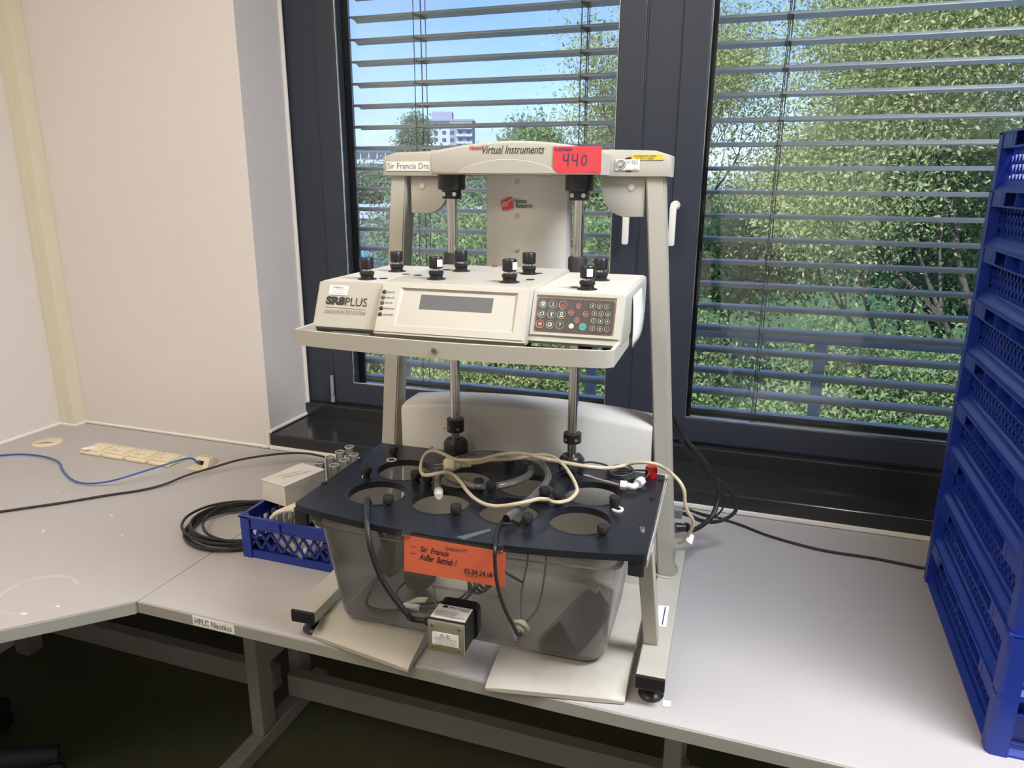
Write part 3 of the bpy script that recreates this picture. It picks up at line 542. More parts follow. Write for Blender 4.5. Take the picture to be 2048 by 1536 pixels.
# --- stand: foot bars, caps, pads, uprights
def half(wz): return .264+(.332-.264)*(.89-wz)/.83
for s in (-1, 1):
    cx = s*.339-.002
    b = B(); box(b, (cx-.025, -.008, .037), (cx+.025, .47, .062), .002); fb = obj('foot_bar', b, 'beige', td)
    b = B(); box(b, (cx-.0255, -.014, .0365), (cx+.0255, -.0075, .0625), .002); obj('end_cap', b, 'black', fb)
    for v in (.025, .43):
        b = B(); lathe(b, [(0, 0), (.021, 0), (.023, .004), (.019, .010), (.008, .014), (.008, .037), (0, .037)], 20, Matrix.Translation((cx, v, 0))); obj('levelling_foot', b, 'black', fb, True)
    # splayed upright
    b = B(); vs8 = []
    for wz in (.062, .895):
        c0 = s*half(wz)-.003
        vs8.append([b.verts.new((c0+dx, v, wz)) for dx, v in ((-.0175, .338), (.0175, .338), (.0175, .388), (-.0175, .388))])
    a_, c_ = vs8; b.faces.new(a_); b.faces.new(c_[::-1])
    for k in range(4): b.faces.new((a_[k], c_[k], c_[(k+1) % 4], a_[(k+1) % 4]))
    bmesh.ops.recalc_face_normals(b, faces=b.faces); bmesh.ops.bevel(b, geom=[e for e in b.edges if abs(e.verts[0].co.z-e.verts[1].co.z) > .5], offset=.003, segments=2, affect='EDGES')
    up = obj('upright', b, 'beige', td, True)
    b = B(); c0 = s*half(.062)-.003; tube(b, [(c0-.02, .336, .063), (c0+.02, .336, .063), (c0+.02, .390, .063), (c0-.02, .390, .063)], .003, 6, n=4, closed=True); obj('weld', b, 'beige', up, True)
    # front leg, side tube under the plate
    lx = s*.312
    b = B(); M = Matrix.Shear('XY', 4, (s*.04, .0)) ; box(b, (-.013, -.016, 0), (.013, .016, .222), .002)
    for vtx in b.verts: vtx.co.x += lx + s*.015*(1-vtx.co.z/.222); vtx.co.y += .098-.075*(vtx.co.z/.222)*0.9; vtx.co.z += .062
    if s > 0: obj('front_leg', b, 'beige', td)
    else: b.free()
    b = B(); box(b, (s*.308-.0125, -.036, .284), (s*.308+.0125, .335, .2975), .001); box(b, (s*.3225-.001, -.04, .284), (s*.3225+.001, .33, .2985)); sb = obj('side_rail', b, 'beige', td)
    b = B(); box(b, (s*.306-.013, -.046, .268), (s*.306+.013, -.0365, .2975), .002); obj('end_cap', b, 'black_matt', sb)
    b = B(); box(b, (s*.306-.012, -.036, .269), (s*.306+.012, .335, .2838), .001); obj('rail_tube', b, 'beige', sb)
b = B(); prism(b, [(.318, .147), (.349, .145), (.348, .220), (.328, .218)], .0622, .0630, 'z'); lb = obj('bar_label', b, 'paper_white', td)
strokes('label_lines', [[(.323, .152), (.323, .170)], [(.328, .150), (.328, .168)], [(.341, .15), (.341, .215)]], 'ink', lb, Matrix.Translation((0, 0, .0631)), .002)
b = B(); box(b, (-.3, .39, .04), (.3, .43, .06), .002); obj('rear_bar', b, 'beige', td)
# --- header
b = B(); prof = []
for k in range(21):
    u = lerp(-.298, .290, k/20); prof.append((u, .935+.005*(1-abs(u/.298)**2.2)-(.008 if k in (0, 20) else 0)))
prism(b, prof+[(.290, .889), (-.298, .889)], .330, .405, 'y', bev=.004); hb = obj('header_beam', b, 'beige', td, True)
b = B(); prof = []
for k in range(25):
    t = k/24; u = lerp(-.152, .176, t); prof.append((u, .933+.0185*math.sin(math.pi*min(1, max(0, t)))**.9-(.004 if k in (0, 24) else 0)))
prism(b, prof+[(.176, .892), (-.152, .892)], .236, .400, 'y', bev=.005, seg=3); hood = obj('header_hood', b, 'beige', td, True)
arc = [(-.097+.0, .8935)]+[(lerp(-.097, .098, k/16), .8945+.0245*math.sin(math.pi*k/16)**.62) for k in range(17)]+[(.098, .8935)]
b = B(); prism(b, arc, .2345, .2365, 'y', bev=.0009, seg=1); obj('arch_emboss', b, 'beige', hood, True)
HF = frameM((0, .2358, 0), (1, 0, 0), (0, 0, 1)); WF = frameM((0, .3298, 0), (1, 0, 0), (0, 0, 1))
text('brand_lettering', 'Hanson', 'red_print', hood, HF, -.071, -.046, .9355, .9435, bold=.02, z=.0006)
text('brand_lettering', 'Virtual Instruments', 'ink', hood, HF, -.046, .072, .9285, .9435, shear=.35, z=.0006)
st = obj('lot_label', bx((.0885, .2346, .8945), (.1765, .2358, .9405)), 'label_red', hood); tag(st, 'red auction lot label with handwritten number')
LM = frameM((0, .2346, 0), (1, 0, 0), (0, 0, 1))
text('label_print', 'NETBID', 'ink_blue', st, LM, .092, .124, .9325, .9375, bold=.01)
def hand(lines, x, y, sc): return [[(x+a*sc, y+c*sc) for a, c in L] for L in lines]
FOUR = [[(.1, 1), (.05, .55), (.2, .42), (.55, .5)], [(.55, 1.05), (.5, .5), (.48, -.1)]]; ZERO = [[(.35, 1), (.1, .7), (.05, .25), (.25, 0), (.5, .2), (.55, .7), (.35, 1)]]
strokes('handwritten_number', hand(FOUR, .107, .9085, .019)+hand(FOUR, .1235, .908, .019)+hand(ZERO, .1405, .909, .017), 'ink_blue', st, LM, .0019)
text('label_print', 'www.netbid.com', 'ink_blue', st, LM, .091, .106, .8965, .898); text('label_print', 'www.netbid.com', 'ink_blue', st, LM, .150, .172, .8965, .898)
st = obj('name_label', bx((-.2885, .3288, .8995), (-.193, .3299, .9175)), 'paper_white', hb); tag(st, 'white printed name label')
text('name_lettering', 'Sir Francis Dra', 'grey_ink', st, frameM((0, .3288, 0), (1, 0, 0), (0, 0, 1)), -.286, -.1935, .9035, .915)
st = obj('round_seal', lathe(B(), [(0, 0), (.0135, 0), (.0135, .0006), (0, .0006)], 28, axisM((.212, .3299, .911), (0, -1, 0))), 'red_led', hb)
st = obj('yellow_label', bx((.2165, .3288, .9195), (.276, .3299, .9290)), 'label_yellow', hb)
YM = frameM((0, .3288, 0), (1, 0, 0), (0, 0, 1))
text('label_print', 'DGVU-V3 2020', 'ink', st, YM, .222, .262, .9248, .9280, bold=.01); text('label_print', '6.10.11-006', 'ink', st, YM, .226, .258, .9205, .9237, bold=.01)
st = obj('test_label', bx((.187, .3282, .9005), (.2325, .3293, .9205), .0004, 1), 'paper_white', hb)
TM = frameM((0, .3282, 0), (1, 0, 0), (0, 0, 1))
text('label_print', 'TEC', 'grey_ink', st, TM, .2165, .2295, .9115, .9185); text('label_print', 'ID-Nr.: 01869', 'ink', st, TM, .207, .229, .9015, .904); text('label_print', 'SYS', 'grey_ink', st, TM, .2075, .2145, .912, .918)
strokes('seal_print', [[(.197+.0085*math.cos(a*.5), .9105+.0085*math.sin(a*.5)) for a in range(14)], [(.197+.0055*math.cos(a*.5), .9105+.0055*math.sin(a*.5)) for a in range(14)], [(.193, .908), (.200, .912)], [(.194, .905), (.202, .910)]], 'grey_ink', st, TM, .0016)
for s in (-1, 1):                                                    # rounded bracket plates under the header
    poly = [(s*.243, .889), (s*.243, .815)]+[(s*(.208-.050*math.sin(R(a))), .872-.058*math.cos(R(a))) for a in range(0, 91, 10)]+[(s*.158, .889)]
    b = B(); prism(b, poly, .345, .362, 'y', bev=.002); pl = obj('bracket_plate', b, 'beige', td, True)
    b = B(); lathe(b, [(0, -.001), (.0065, -.001), (.006, .002), (0, .003)], 16, axisM((s*.217, .345, .870), (0, -1, 0))); obj('screw_cap', b, 'grey_beige', pl, True)
# --- lift column shroud behind the head
b = B(); poly = [(lerp(-.078, .090, k/16), .352-.022*math.sin(math.pi*k/16)**.8) for k in range(17)]+[(.090, .40), (-.078, .40)]
prism(b, poly, .62, .8905, 'z'); sh = obj('lift_shroud', b, 'grey_beige', td, True)
for wz in (.880, .813, .746):
    b = B(); lathe(b, [(0, 0), (.006, 0), (.0055, .002), (.003, .0035), (0, .0038)], 16, axisM((-.007, .3312, wz), (0, -1, 0))); obj('button_cap', b, 'beige', sh, True)
GM = frameM((0, .3300, 0), (1, 0, 0), (0, 0, 1))
b = B(); c0 = Vector((-.028, 0, .8365)); rot = R(14)
poly = [(c0.x+x*math.cos(rot)-y*math.sin(rot), c0.z+x*math.sin(rot)+y*math.cos(rot)) for x, y in ((-.0125, -.0105), (.0110, -.0125), (.0125, .0105), (-.0105, .0095))]
prism(b, poly, .3288, .3300, 'y'); lg = obj('logo_patch', b, 'red_print', sh)
strokes('logo_line', [[(-.036, .830), (-.034, .838), (-.0305, .839), (-.0310, .833), (-.0270, .834), (-.0255, .841), (-.0215, .842), (-.0165, .847)]], 'beige_top', lg, frameM((0, .3288, 0), (1, 0, 0), (0, 0, 1)), .0019)
text('logo_lettering', 'Hanson', 'ink', sh, frameM((0, .3282, 0), (1, 0, 0), (0, 0, 1)), -.012, .014, .838, .847, bold=.015); text('logo_lettering', 'Research', 'ink', sh, frameM((0, .3282, 0), (1, 0, 0), (0, 0, 1)), -.0085, .0255, .829, .838, bold=.015)
# --- rods with bushings, sleeves, collars, pads
for s in (-1, 1):
    u, v = s*.128, .285; Z = Matrix.Translation((u, v, 0))
    b = B(); cyl(b, (u, v, .31), .0105, .575, 24); rd = obj('rod', b, 'chrome', td, True)
    b = B(); lathe(b, [(0, .863), (.025, .863), (.027, .866), (.027, .893), (0, .893)], 28, Z); obj('top_bushing', b, 'black', rd, True)
    b = B(); lathe(b, [(0, .846), (.019, .846), (.019, .864), (0, .864)], 28, Z)
    obj('clamp_ring', b, 'black', rd, True)
    for du in (-.010, .011):
        b = B(); cyl(b, (0, 0, 0), .0042, .002, 12, axisM((u+du, v-math.sqrt(.019**2-du*du)+.0005, .855), (du*20, -1, 0))); obj('set_screw', b, 'chrome', rd, True)
    b = B(); lathe(b, [(0, .60), (.018, .60), (.018, .738), (.0165, .741), (.0105, .741)], 24, Z); obj('slide_sleeve', b, 'black_matt', rd, True)
    z0, z1 = ((.362, .390) if s < 0 else (.365, .384))
    b = B(); lathe(b, [(.0105, z0), (.0185, z0), (.0185, z1), (.0105, z1)], 28, Z); cl = obj('stop_collar', b, 'black', rd, True)
    for du in (-.010, .011):
        b = B(); cyl(b, (0, 0, 0), .0036, .002, 12, axisM((u+du, v-math.sqrt(.0185**2-du*du)+.0005, z0+.009), (du*20, -1, 0))); obj('set_screw', b, 'chrome', rd, True)
    if s < 0:
        b = B(); cyl(b, (0, 0, .018), .0035, .010, 10, axisM((u, v, .370), (-1, -.3, 0))); obj('thumb_screw', b, 'plastic_cream', rd, True)
    hh = .034 if s < 0 else .026
    b = B(); lathe(b, [(.0105, .310+hh-.002), (.020, .310+hh), (.026, .310+hh-.007), (.027, .310), (0, .310)], 28, Z); obj('rod_base', b, 'black', rd, True)
# --- rear housing
b = B(); n = 20
rows = []
for k in range(n+1):
    u = lerp(-.272, .284, k/n); a = 1-abs((u-.006)/.278)**2.2
    rows.append([(u, .322, .03), (u, .322, .386+.020*a), (u, .327, .393+.020*a), (u, .350, .398+.020*a), (u, .420, .398+.016*a), (u, .440, .37+.016*a), (u, .440, .03)])
V = [[b.verts.new(p) for p in r_] for r_ in rows]
for i in range(n):
    for j in range(6): b.faces.new((V[i][j], V[i+1][j], V[i+1][j+1], V[i][j+1]))
b.faces.new(V[0]); b.faces.new(V[-1][::-1])
obj('rear_housing', b, 'grey_beige', td, True)
# --- moulded base with two feet
def foot(u0, u1, f0, f1, name):
    b = B(); rows = []
    n = 8
    for k in range(n+1):
        t = k/n; u = lerp(u0, u1, t); f = lerp(f0, f1, t); ed = .004 if k in (0, n) else 0
        rows.append([(u, f+ed*.5, .002), (u, f+ed*.5, .010-ed), (u, f+.006+ed, .016-ed), (u, f+.030, .022-ed), (u, .030, .034-ed), (u, .060, .036-ed), (u, .340, .040-ed), (u, .40, .040-ed), (u, .40, .002)])
    V = [[b.verts.new(p) for p in r_] for r_ in rows]
    for i in range(n):
        for j in range(8): b.faces.new((V[i][j], V[i+1][j], V[i+1][j+1], V[i][j+1]))
        b.faces.new((V[i][8], V[i+1][8], V[i+1][0], V[i][0]))
    b.faces.new(V[0]); b.faces.new(V[-1][::-1])
    return obj(name, b, 'beige_dirty', td, True)
foot(-.328, -.100, -.008, -.050, 'base_foot'); foot(.052, .296, -.055, -.018, 'base_foot')
b = B(); box(b, (-.315, .30, .002), (.292, .44, .040), .004); obj('base_block', b, 'beige_dirty', td)
# --- vessel plate with eight holes
HU, HV, HR = (-.195, -.065, .065, .195), (.045, .165), .054
b = B(); outer = [(.314, .297), (.318, .293)]+[(.322, -.040), (.318, -.046)]
NB = 28
for k in range(1, NB):
    t = k/NB; u = lerp(.318, -.314, t); outer.append((u, -.046-.040*math.sin(math.pi*t)**.8))
outer += [(-.314, -.046), (-.318, -.040), (-.313, .293), (-.309, .297)]
def loop(pts): 
    vv = [b.verts.new((x, y, .298)) for x, y in pts]; return [b.edges.new((vv[i], vv[(i+1) % len(vv)])) for i in range(len(vv))]
ed = loop(outer)
for hu in HU:
    for hv in HV: ed += loop([(hu+HR*math.cos(2*math.pi*k/40), hv+HR*math.sin(2*math.pi*k/40)) for k in range(40)])
bmesh.ops.triangle_fill(b, use_beauty=True, use_dissolve=False, edges=ed)
r = bmesh.ops.extrude_face_region(b, geom=list(b.faces)); bmesh.ops.translate(b, vec=(0, 0, .012), verts=[v for v in r['geom'] if isinstance(v, bmesh.types.BMVert)])
vp = obj('vessel_plate', b, 'plate', td)
# raised rim rings of the holes
for hu in HU:
    for hv in HV:
        b = B(); lathe(b, [(HR+.0005, .3105), (HR+.004, .3108), (HR+.0065, .3101)], 40, Matrix.Translation((hu, hv, 0))); obj('hole_rim', b, 'plate', vp, True)
kb = kw = None
for hu in HU:
    for hv in HV:
        for du, dv in ((.050, -.054), (-.053, .060)):
            p = (hu+du, hv+dv, .310)
            if hu == -.065 and hv > .1 and du < 0: p = (hu-.048, hv+.058, .310)
            if kb is None:
                b = B(); lathe(b, [(0, .004), (.0060, .004), (.0060, .010), (.0095, .0105), (.0100, .012), (.0100, .022), (.0092, .0235), (0, .0235)], 20); kb = obj('clamp_knob', b, 'black_matt', vp, True); kb.location = p
                b = B(); lathe(b, [(0, .0), (.0085, .0), (.0085, .0035), (0, .0035)], 18); kw = obj('washer', b, 'black_matt', kb, True)
                b = B(); cyl(b, (.002, .001, .0235), .0016, .0006, 8); kd = obj('knob_hole', b, 'gasket', kb)
            else:
                k2 = dup(kb, vp, p); dup(kw, k2); dup(kd, k2)
for i, (x, y, z) in enumerate(DATA['screws']):
    b = B(); lathe(b, [(0, .31), (.0058, .31), (.005, .313), (0, .3138)], 14, Matrix.Translation((x, y, 0))); obj('plate_screw', b, 'chrome' if i in (1, 5) else 'black', vp, True)
x, y, z = DATA['washer'][0]
b = B(); lathe(b, [(.006, .3102), (.0108, .3102), (.0108, .313), (.006, .313)], 24, Matrix.Translation((x, y, 0))); obj('white_ring', b, 'plastic_white', vp, True)
for (x, y) in ((-.262, .128), (-.256, .226)):
    b = B(); lathe(b, [(.008, .3102), (.0105, .3102), (.0105, .312), (.008, .312)], 20, Matrix.Translation((x+.013, y-.02, 0))); obj('white_ring', b, 'plastic_white', vp, True)
PM = Matrix.Translation((0, 0, .3101))
b = B(); prism(b, [(.012, -.080), (.028, -.083), (.060, -.040), (.056, -.034)], .3101, .3104, 'z'); obj('silver_tape', b, 'silver', vp)
strokes('plate_logo', [[(-.012, -.060), (.008, -.055), (.010, -.064), (-.004, -.070), (-.010, -.068)], [(-.006, -.066), (.004, -.060)]], 'gasket', vp, PM, .0012)
text('plate_lettering', 'Hanson', 'gasket', vp, Matrix.Translation((0, 0, .3100)) @ Matrix.Rotation(R(-2), 4, 'Z'), .014, .045, -.063, -.055, shear=.2)
text('plate_lettering', 'Research', 'gasket', vp, Matrix.Translation((0, 0, .3100)) @ Matrix.Rotation(R(-2), 4, 'Z'), .018, .056, -.074, -.066, shear=.2)
for ch, u in (('4', -.046), ('3', .079), ('2', .210)):
    text('hole_number', ch, 'gasket', vp, Matrix.Translation((0, 0, .3100)), u, u+.006, -.050, -.040)
# --- drive head
prof = [(.000, .713), (.262, .713), (.268, .707), (.268, .640), (-.026, .636), (-.032, .641)]
b = B(); prism(b, prof, -.264, .264, 'x', bev=.006, seg=3); hd = obj('drive_head', b, 'beige', td, True)
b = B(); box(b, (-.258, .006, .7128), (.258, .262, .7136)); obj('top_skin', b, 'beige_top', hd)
PV, PW = -.004, .719; dC = Vector((0, -.046, -.082)).normalized()
prof = [(PV, PW), (.262, .7195), (.265, .716), (.265, .636), (PV-.040, .6325), (PV-.0475, .640)]
b = B(); prism(b, prof, -.140, .119, 'x', bev=.005, seg=3); cn = obj('display_console', b, 'beige', hd, True)
nC = Vector((0, -.082, .046)).normalized(); CF = frameM(Vector((0, PV, PW))+nC*.0006, (1, 0, 0), -dC)
def ring(bm, o_, i_, ib, h, M):
    """raised border: outer rect, inner rect, bottom inner rect (x0,x1,y0,y1)"""
    def rc(q, z): return [bm.verts.new(M @ Vector(p)) for p in ((q[0], q[2], z), (q[1], q[2], z), (q[1], q[3], z), (q[0], q[3], z))]
    a, c, d, e = rc((o_[0]-.002, o_[1]+.002, o_[2]-.002, o_[3]+.002), 0), rc(o_, h), rc(i_, h), rc(ib, 0)
    for k in range(4):
        j = (k+1) % 4
        for p, q in ((a, c), (c, d), (d, e)): bm.faces.new((p[k], p[j], q[j], q[k]))
    return bm
b = B(); ring(b, (-.136, .115, -.0885, -.004), (-.104, .098, -.077, -.0115), (-.0985, .0925, -.073, -.0145), .0035, CF)
obj('console_border', b, 'beige', cn)
b = B(); prism(b, rrect(.124, .0365, .0012, 2, -.0045, -.0393), 0, .0008, 'z', CF); dp = obj('display_screen', b, 'screen', hd)
lamps = [('green_led', 'Power On'), ('amber_led', 'Heater On'), ('amber_led', 'Stand By'), ('red_led', 'Diagnostics'), ('green_led', 'Cover Alert')]
CF2 = frameM(Vector((0, PV, PW))+nC*.0042, (1, 0, 0), -dC)
for (mm, tx), s_ in zip(lamps, (.0207, .0303, .0397, .0494, .0597)):
    b = B(); lathe(b, [(0, -.001), (.0036, -.001), (.0036, .001), (.002, .0022), (0, .0025)], 14, CF2 @ Matrix.Translation((-.1315, -s_, 0))); il = obj('indicator_light', b, mm, hd, True)
    wd = .0017*len(tx); text('lamp_caption', tx, 'ink', hd, CF2, -.1265, -.1265+wd, -s_-.0018, -s_+.0022, shear=.25, z=.0003)
# name panel (left)
e2 = Vector((0, -.032, -.073)).normalized(); nR = Vector((0, -.073, .032)).normalized(); RF = frameM(Vector((0, 0, .713))+nR*.0006, (1, 0, 0), -e2)
st = obj('company_sticker', prism(B(), [(-.2405, -.0230), (-.2052, -.0232), (-.2047, -.0062), (-.2398, -.0060)], .0, .0006, 'z', RF), 'paper', hd)
text('sticker_print', 'ProSense B.V.', 'ink', hd, RF, -.2325, -.213, -.0115, -.0075, bold=.01, z=.0008)
text('sticker_print', 'Laboratory & Process Equipment', 'ink', hd, RF, -.2375, -.208, -.0145, -.0125, z=.0008)
text('sticker_print', 'Tel. +31 162', 'ink', hd, RF, -.2315, -.2145, -.0185, -.0165, z=.0008); text('sticker_print', 'info@prosense.net www.prosense.net', 'ink', hd, RF, -.2385, -.207, -.0215, -.0195, z=.0008)
text('model_lettering', 'SR8', 'ink', hd, RF, -.2435, -.2075, -.0400, -.0256, bold=.055); text('model_lettering', 'PLUS', 'ink', hd, RF, -.2065, -.1660, -.0405, -.0262)
obj('model_underline', prism(B(), [(-.2430, -.0446), (-.1665, -.0462), (-.1665, -.0457), (-.2430, -.0441)], 0, .0004, 'z', RF), 'red_print', hd)
text('model_caption', 'DISSOLUTION TEST STATION', 'grey_ink', hd, RF, -.2430, -.1660, -.0555, -.0490, shear=.2)
# keypad (right)
b = B(); ring(b, (.1205, .2585, -.0690, -.0010), (.1250, .2515, -.0655, -.0055), (.1258, .2507, -.0645, -.0080), .0025, RF); obj('keypad_border', b, 'beige', hd)
kx0, kx1, ky0, ky1 = .1275, .2490, -.0632, -.0095
kp = obj('keypad', prism(B(), rrect(kx1-kx0, ky1-ky0, .003, 3, (kx0+kx1)/2, (ky0+ky1)/2), 0, .0010, 'z', RF), 'keyline', td)
obj('keypad_face', prism(B(), rrect(kx1-kx0-.0016, ky1-ky0-.0016, .0025, 3, (kx0+kx1)/2, (ky0+ky1)/2), .0008, .0013, 'z', RF), 'keypad', kp)
def kpos(cx_, cy_):                       # position on the pad in parts of its width and height
    return kx0+(kx1-kx0)*cx_, ky1-(ky1-ky0)*cy_
def kring(p, r0, r1, m, nm='key_ring', z=.0015):
    b = B(); lathe(b, [(r0, z), (r1, z+.0002)], 24, RF @ Matrix.Translation((p[0], p[1], 0))); return obj(nm, b, m, kp)
def kdisc(p, r0, m, nm='key', z=.0014):
    b = B(); lathe(b, [(0, z-.0004), (r0, z-.0004), (r0, z), (0, z)], 24, RF @ Matrix.Translation((p[0], p[1], 0))); return obj(nm, b, m, kp)
gx = [.078, .208, .338]; gy = [.19, .485, .79]
for j in range(3):
    for i in range(3):
        p = kpos(gx[i]-.006*j, gy[j]); kring(p, .0060, .0064, 'key_ring')
        m_ = {(0, 0): 'teal', (0, 2): 'red_print'}.get((i, j), 'keypad'); kdisc(p, .0046 if m_ == 'teal' else .0034 if m_ == 'red_print' else .0055, m_)
        ic = {(0, 0): ([[(-.002, -.003), (0, -.001), (-.001, .001), (.002, .003)], [(0, -.001), (.002, -.003)], [(-.003, .001), (0, .0018), (.003, .001)]], 'white_print'),
              (1, 0): ([[(0, -.001), (0, .003)], [(-.0025, -.0025), (.0025, -.0025)]], 'white_print'), (2, 0): ([[(-.003, -.0025), (-.001, 0), (.0005, -.001), (.0035, .0028)], [(-.003, -.003), (.003, -.003)]], 'red_print'),
              (0, 1): ([[(-.003, .0005), (.001, .003), (.003, .002), (.003, -.001), (-.002, -.003), (-.003, .0005)]], 'white_print'), (1, 1): ([[(0, .003), (0, -.001), (-.001, -.0035)], [(0, -.001), (.001, -.0035)], [(-.0025, 0), (0, .0012), (.0035, .002)]], 'white_print'),
              (2, 1): ([[(-.0015, -.0005), (-.0015, .003), (.0018, .003), (.0018, -.0005), (-.0015, -.0005)], [(-.0032, -.0028), (.0032, -.0028)]], 'white_print'), (0, 2): ([[(-.0022, 0), (.0022, 0)]], 'white_print'),
              (1, 2): ([[(.003*math.cos(a*.7), .003*math.sin(a*.7)) for a in range(10)], [(0, -.002), (.002, .0022)]], 'white_print'), (2, 2): ([[(-.0014, .0015), (0, .003), (.0015, .0015), (0, 0), (0, -.001)], [(0, -.0022), (0, -.0028)]], 'yellow_print')}[(i, j)]
        strokes('key_symbol', [[(p[0]+a, p[1]+c) for a, c in L] for L in ic[0]], ic[1], kp, RF, .0009, z=.0018)
for (cx_, cy_, dx, dy) in ((.545, .20, 0, -1), (.455, .40, 1, 0), (.642, .42, -1, 0), (.540, .62, 0, 1)):
    p = kpos(cx_, cy_); kring(p, .0036, .0040, 'key_ring')
    d = Vector((dx, dy, 0)); n_ = Vector((-dy, dx, 0)); c0 = Vector((p[0], p[1], 0))
    pts = [c0-d*.003, c0-d*.0002+n_*.0020, c0-d*.0002+n_*.0011, c0+d*.0045+n_*.0011, c0+d*.0045-n_*.0011, c0-d*.0002-n_*.0011, c0-d*.0002-n_*.0020]
    obj('arrow_key', prism(B(), [(q.x, q.y) for q in pts], .0014, .0019, 'z', RF), 'red_print', kp)
p = kpos(.475, .80); kdisc(p, .0040, 'cream_key'); text('key_print', 'Esc', 'ink', kp, RF, p[0]-.002, p[0]+.002, p[1]-.0009, p[1]+.0011, z=.0017)
p = kpos(.622, .80); kdisc(p, .0058, 'teal'); text('key_print', 'Enter', 'ink', kp, RF, p[0]-.0032, p[0]+.0032, p[1]-.0010, p[1]+.0012, z=.0017)
nums = [('1', .722, .175), ('2', .810, .175), ('3', .897, .175), ('4', .752, .39), ('5', .840, .395), ('6', .925, .395), ('7', .752, .605), ('8', .840, .608), ('9', .928, .61), ('C', .752, .825), ('0', .842, .83), ('.', .930, .83)]
for ch, cx_, cy_ in nums:
    p = kpos(cx_, cy_); kring(p, .0036, .0040, 'key_ring')
    hh = .0004 if ch == '.' else .0017
    text('key_number', ch, 'white_print', kp, RF, p[0]-(.0004 if ch == '.' else .0011), p[0]+(.0004 if ch == '.' else .0011), p[1]-hh, p[1]+hh, shear=.2, z=.0017)
# spindles
first = None
for hu in HU:
    for hv in HV:
        zt = .7195 if -.14 < hu < .119 else .7137
        p = (hu, hv, zt)
        if first is None:
            b = B(); lathe(b, [(0, 0), (.0165, 0), (.0165, .0008), (0, .0008)], 24); k0 = obj('spindle_collar_ring', b, 'black_matt', hd); 
            b = B(); lathe(b, [(0, .0008), (.0122, .0008), (.0112, .004), (.0112, .007), (.0128, .0085), (.0128, .0125), (.0110, .0140), (0, .0140)], 24); k1 = obj('spindle_collar', b, 'black', hd, True)
            b = B(); lathe(b, [(.0062, .0140), (.0062, .0185)], 18); k2 = obj('spindle_neck', b, 'chrome', k1, True)
            b = B(); lathe(b, [(.004, .0180), (.0105, .0180), (.0120, .0195), (.0120, .0365), (.0108, .0380), (.0050, .0380), (.0045, .0365), (0, .0365)], 24); k3 = obj('spindle_knob', b, 'black', k1, True)
            b = B(); lathe(b, [(0, 0), (.0095, 0), (.0095, .004), (.0120, .006), (.0120, .024), (0, .024)], 20); k4 = obj('spindle_chuck', b, 'black_matt', hd, True)
            first = (k0, k1, k2, k3, k4); k0.location = p; k1.location = p; k4.location = (hu, hv, .612)
        else:
            dup(first[0], hd, p); c1 = dup(first[1], hd, p); dup(first[2], c1); dup(first[3], c1); dup(first[4], hd, (hu, hv, .612))
for (hu, hv, ang) in ((-.065, .045, -35), (.065, .045, -28), (.195, .045, -62)):      # white stickers on three knobs
    a = R(ang); M = frameM((hu+.0121*math.cos(a), hv+.0121*math.sin(a), (.7195 if hu < .119 else .7137)+.0275), (-math.sin(a), math.cos(a), 0), (0, 0, 1))
    obj('knob_sticker', prism(B(), rrect(.010, .012, .001, 2), -.0005, .0004, 'z', M), 'paper_white', hd)
for (x, y, z) in ((-.1725, .0625, 0), (-.162, .132, 0), (-.114, .080, 1), (-.098, .174, 1), (.089, .0875, 1), (.079, .177, 1), (.171, .064, 0)):
    b = B(); cyl(b, (x, y, .7136 if not z else .7196), .0075, .0004, 20); obj('probe_hole', b, 'gasket', hd)
b = B(); lathe(b, [(0, .7195), (.006, .7195), (.005, .7235), (0, .7245)], 14, Matrix.Translation((-.028, .248, 0))); obj('top_screw', b, 'chrome', hd, True)
b = B(); M = frameM((.2655, .10, .690), (0, 1, 0), (-.02, 0, 1)); rows = []
for k in range(9):
    t = k/8; rows.append([b.verts.new(M @ Vector((x, .012-t*.085, .001+.006*math.sin(t*3)*(1 if x > .0 else .2)))) for x in (-.03, .02, .075)])
for k in range(8):
    for j in range(2): b.faces.new((rows[k][j], rows[k][j+1], rows[k+1][j+1], rows[k+1][j]))
pn = obj('paper_note', b, 'paper', hd, True)
md = pn.modifiers.new('thick', 'SOLIDIFY'); md.thickness = .0006
# splash rail
b = B(); pts = [(-.262, .262), (-.262, -.088)]+[(lerp(-.262, .262, k/12), -.090-.020*math.sin(math.pi*k/12)) for k in range(13)][1:-1]+[(.250, -.091), (.262, -.080), (.262, .262)]
inn = []
o2 = [Vector((x, y, 0)) for x, y in pts]
for i, p in enumerate(o2):
    d = (o2[min(i+1, len(o2)-1)]-o2[max(i-1, 0)]).normalized(); inn.append(p+Vector((-d.y, d.x, 0))*.006)
va = [[b.verts.new((p.x, p.y, z)) for z in (.620, .6455)] for p in o2]; vb = [[b.verts.new((p.x, p.y, z)) for z in (.620, .6455)] for p in inn]
for i in range(len(o2)-1):
    b.faces.new((va[i][0], va[i+1][0], va[i+1][1], va[i][1])); b.faces.new((vb[i][0], vb[i][1], vb[i+1][1], vb[i+1][0]))
    b.faces.new((va[i][1], va[i+1][1], vb[i+1][1], vb[i][1])); b.faces.new((va[i][0], vb[i][0], vb[i+1][0], va[i+1][0]))
for i in (0, -1): b.faces.new((va[i][0], va[i][1], vb[i][1], vb[i][0]))
sr = obj('splash_rail', b, 'beige', td, True)
b = B(); lathe(b, [(0, 0), (.0055, 0), (.005, .0015), (0, .002)], 18, axisM((-.006, -.1105, .633), (0, -1, 0))); sc = obj('rail_screw', b, 'grey_plug', sr, True)
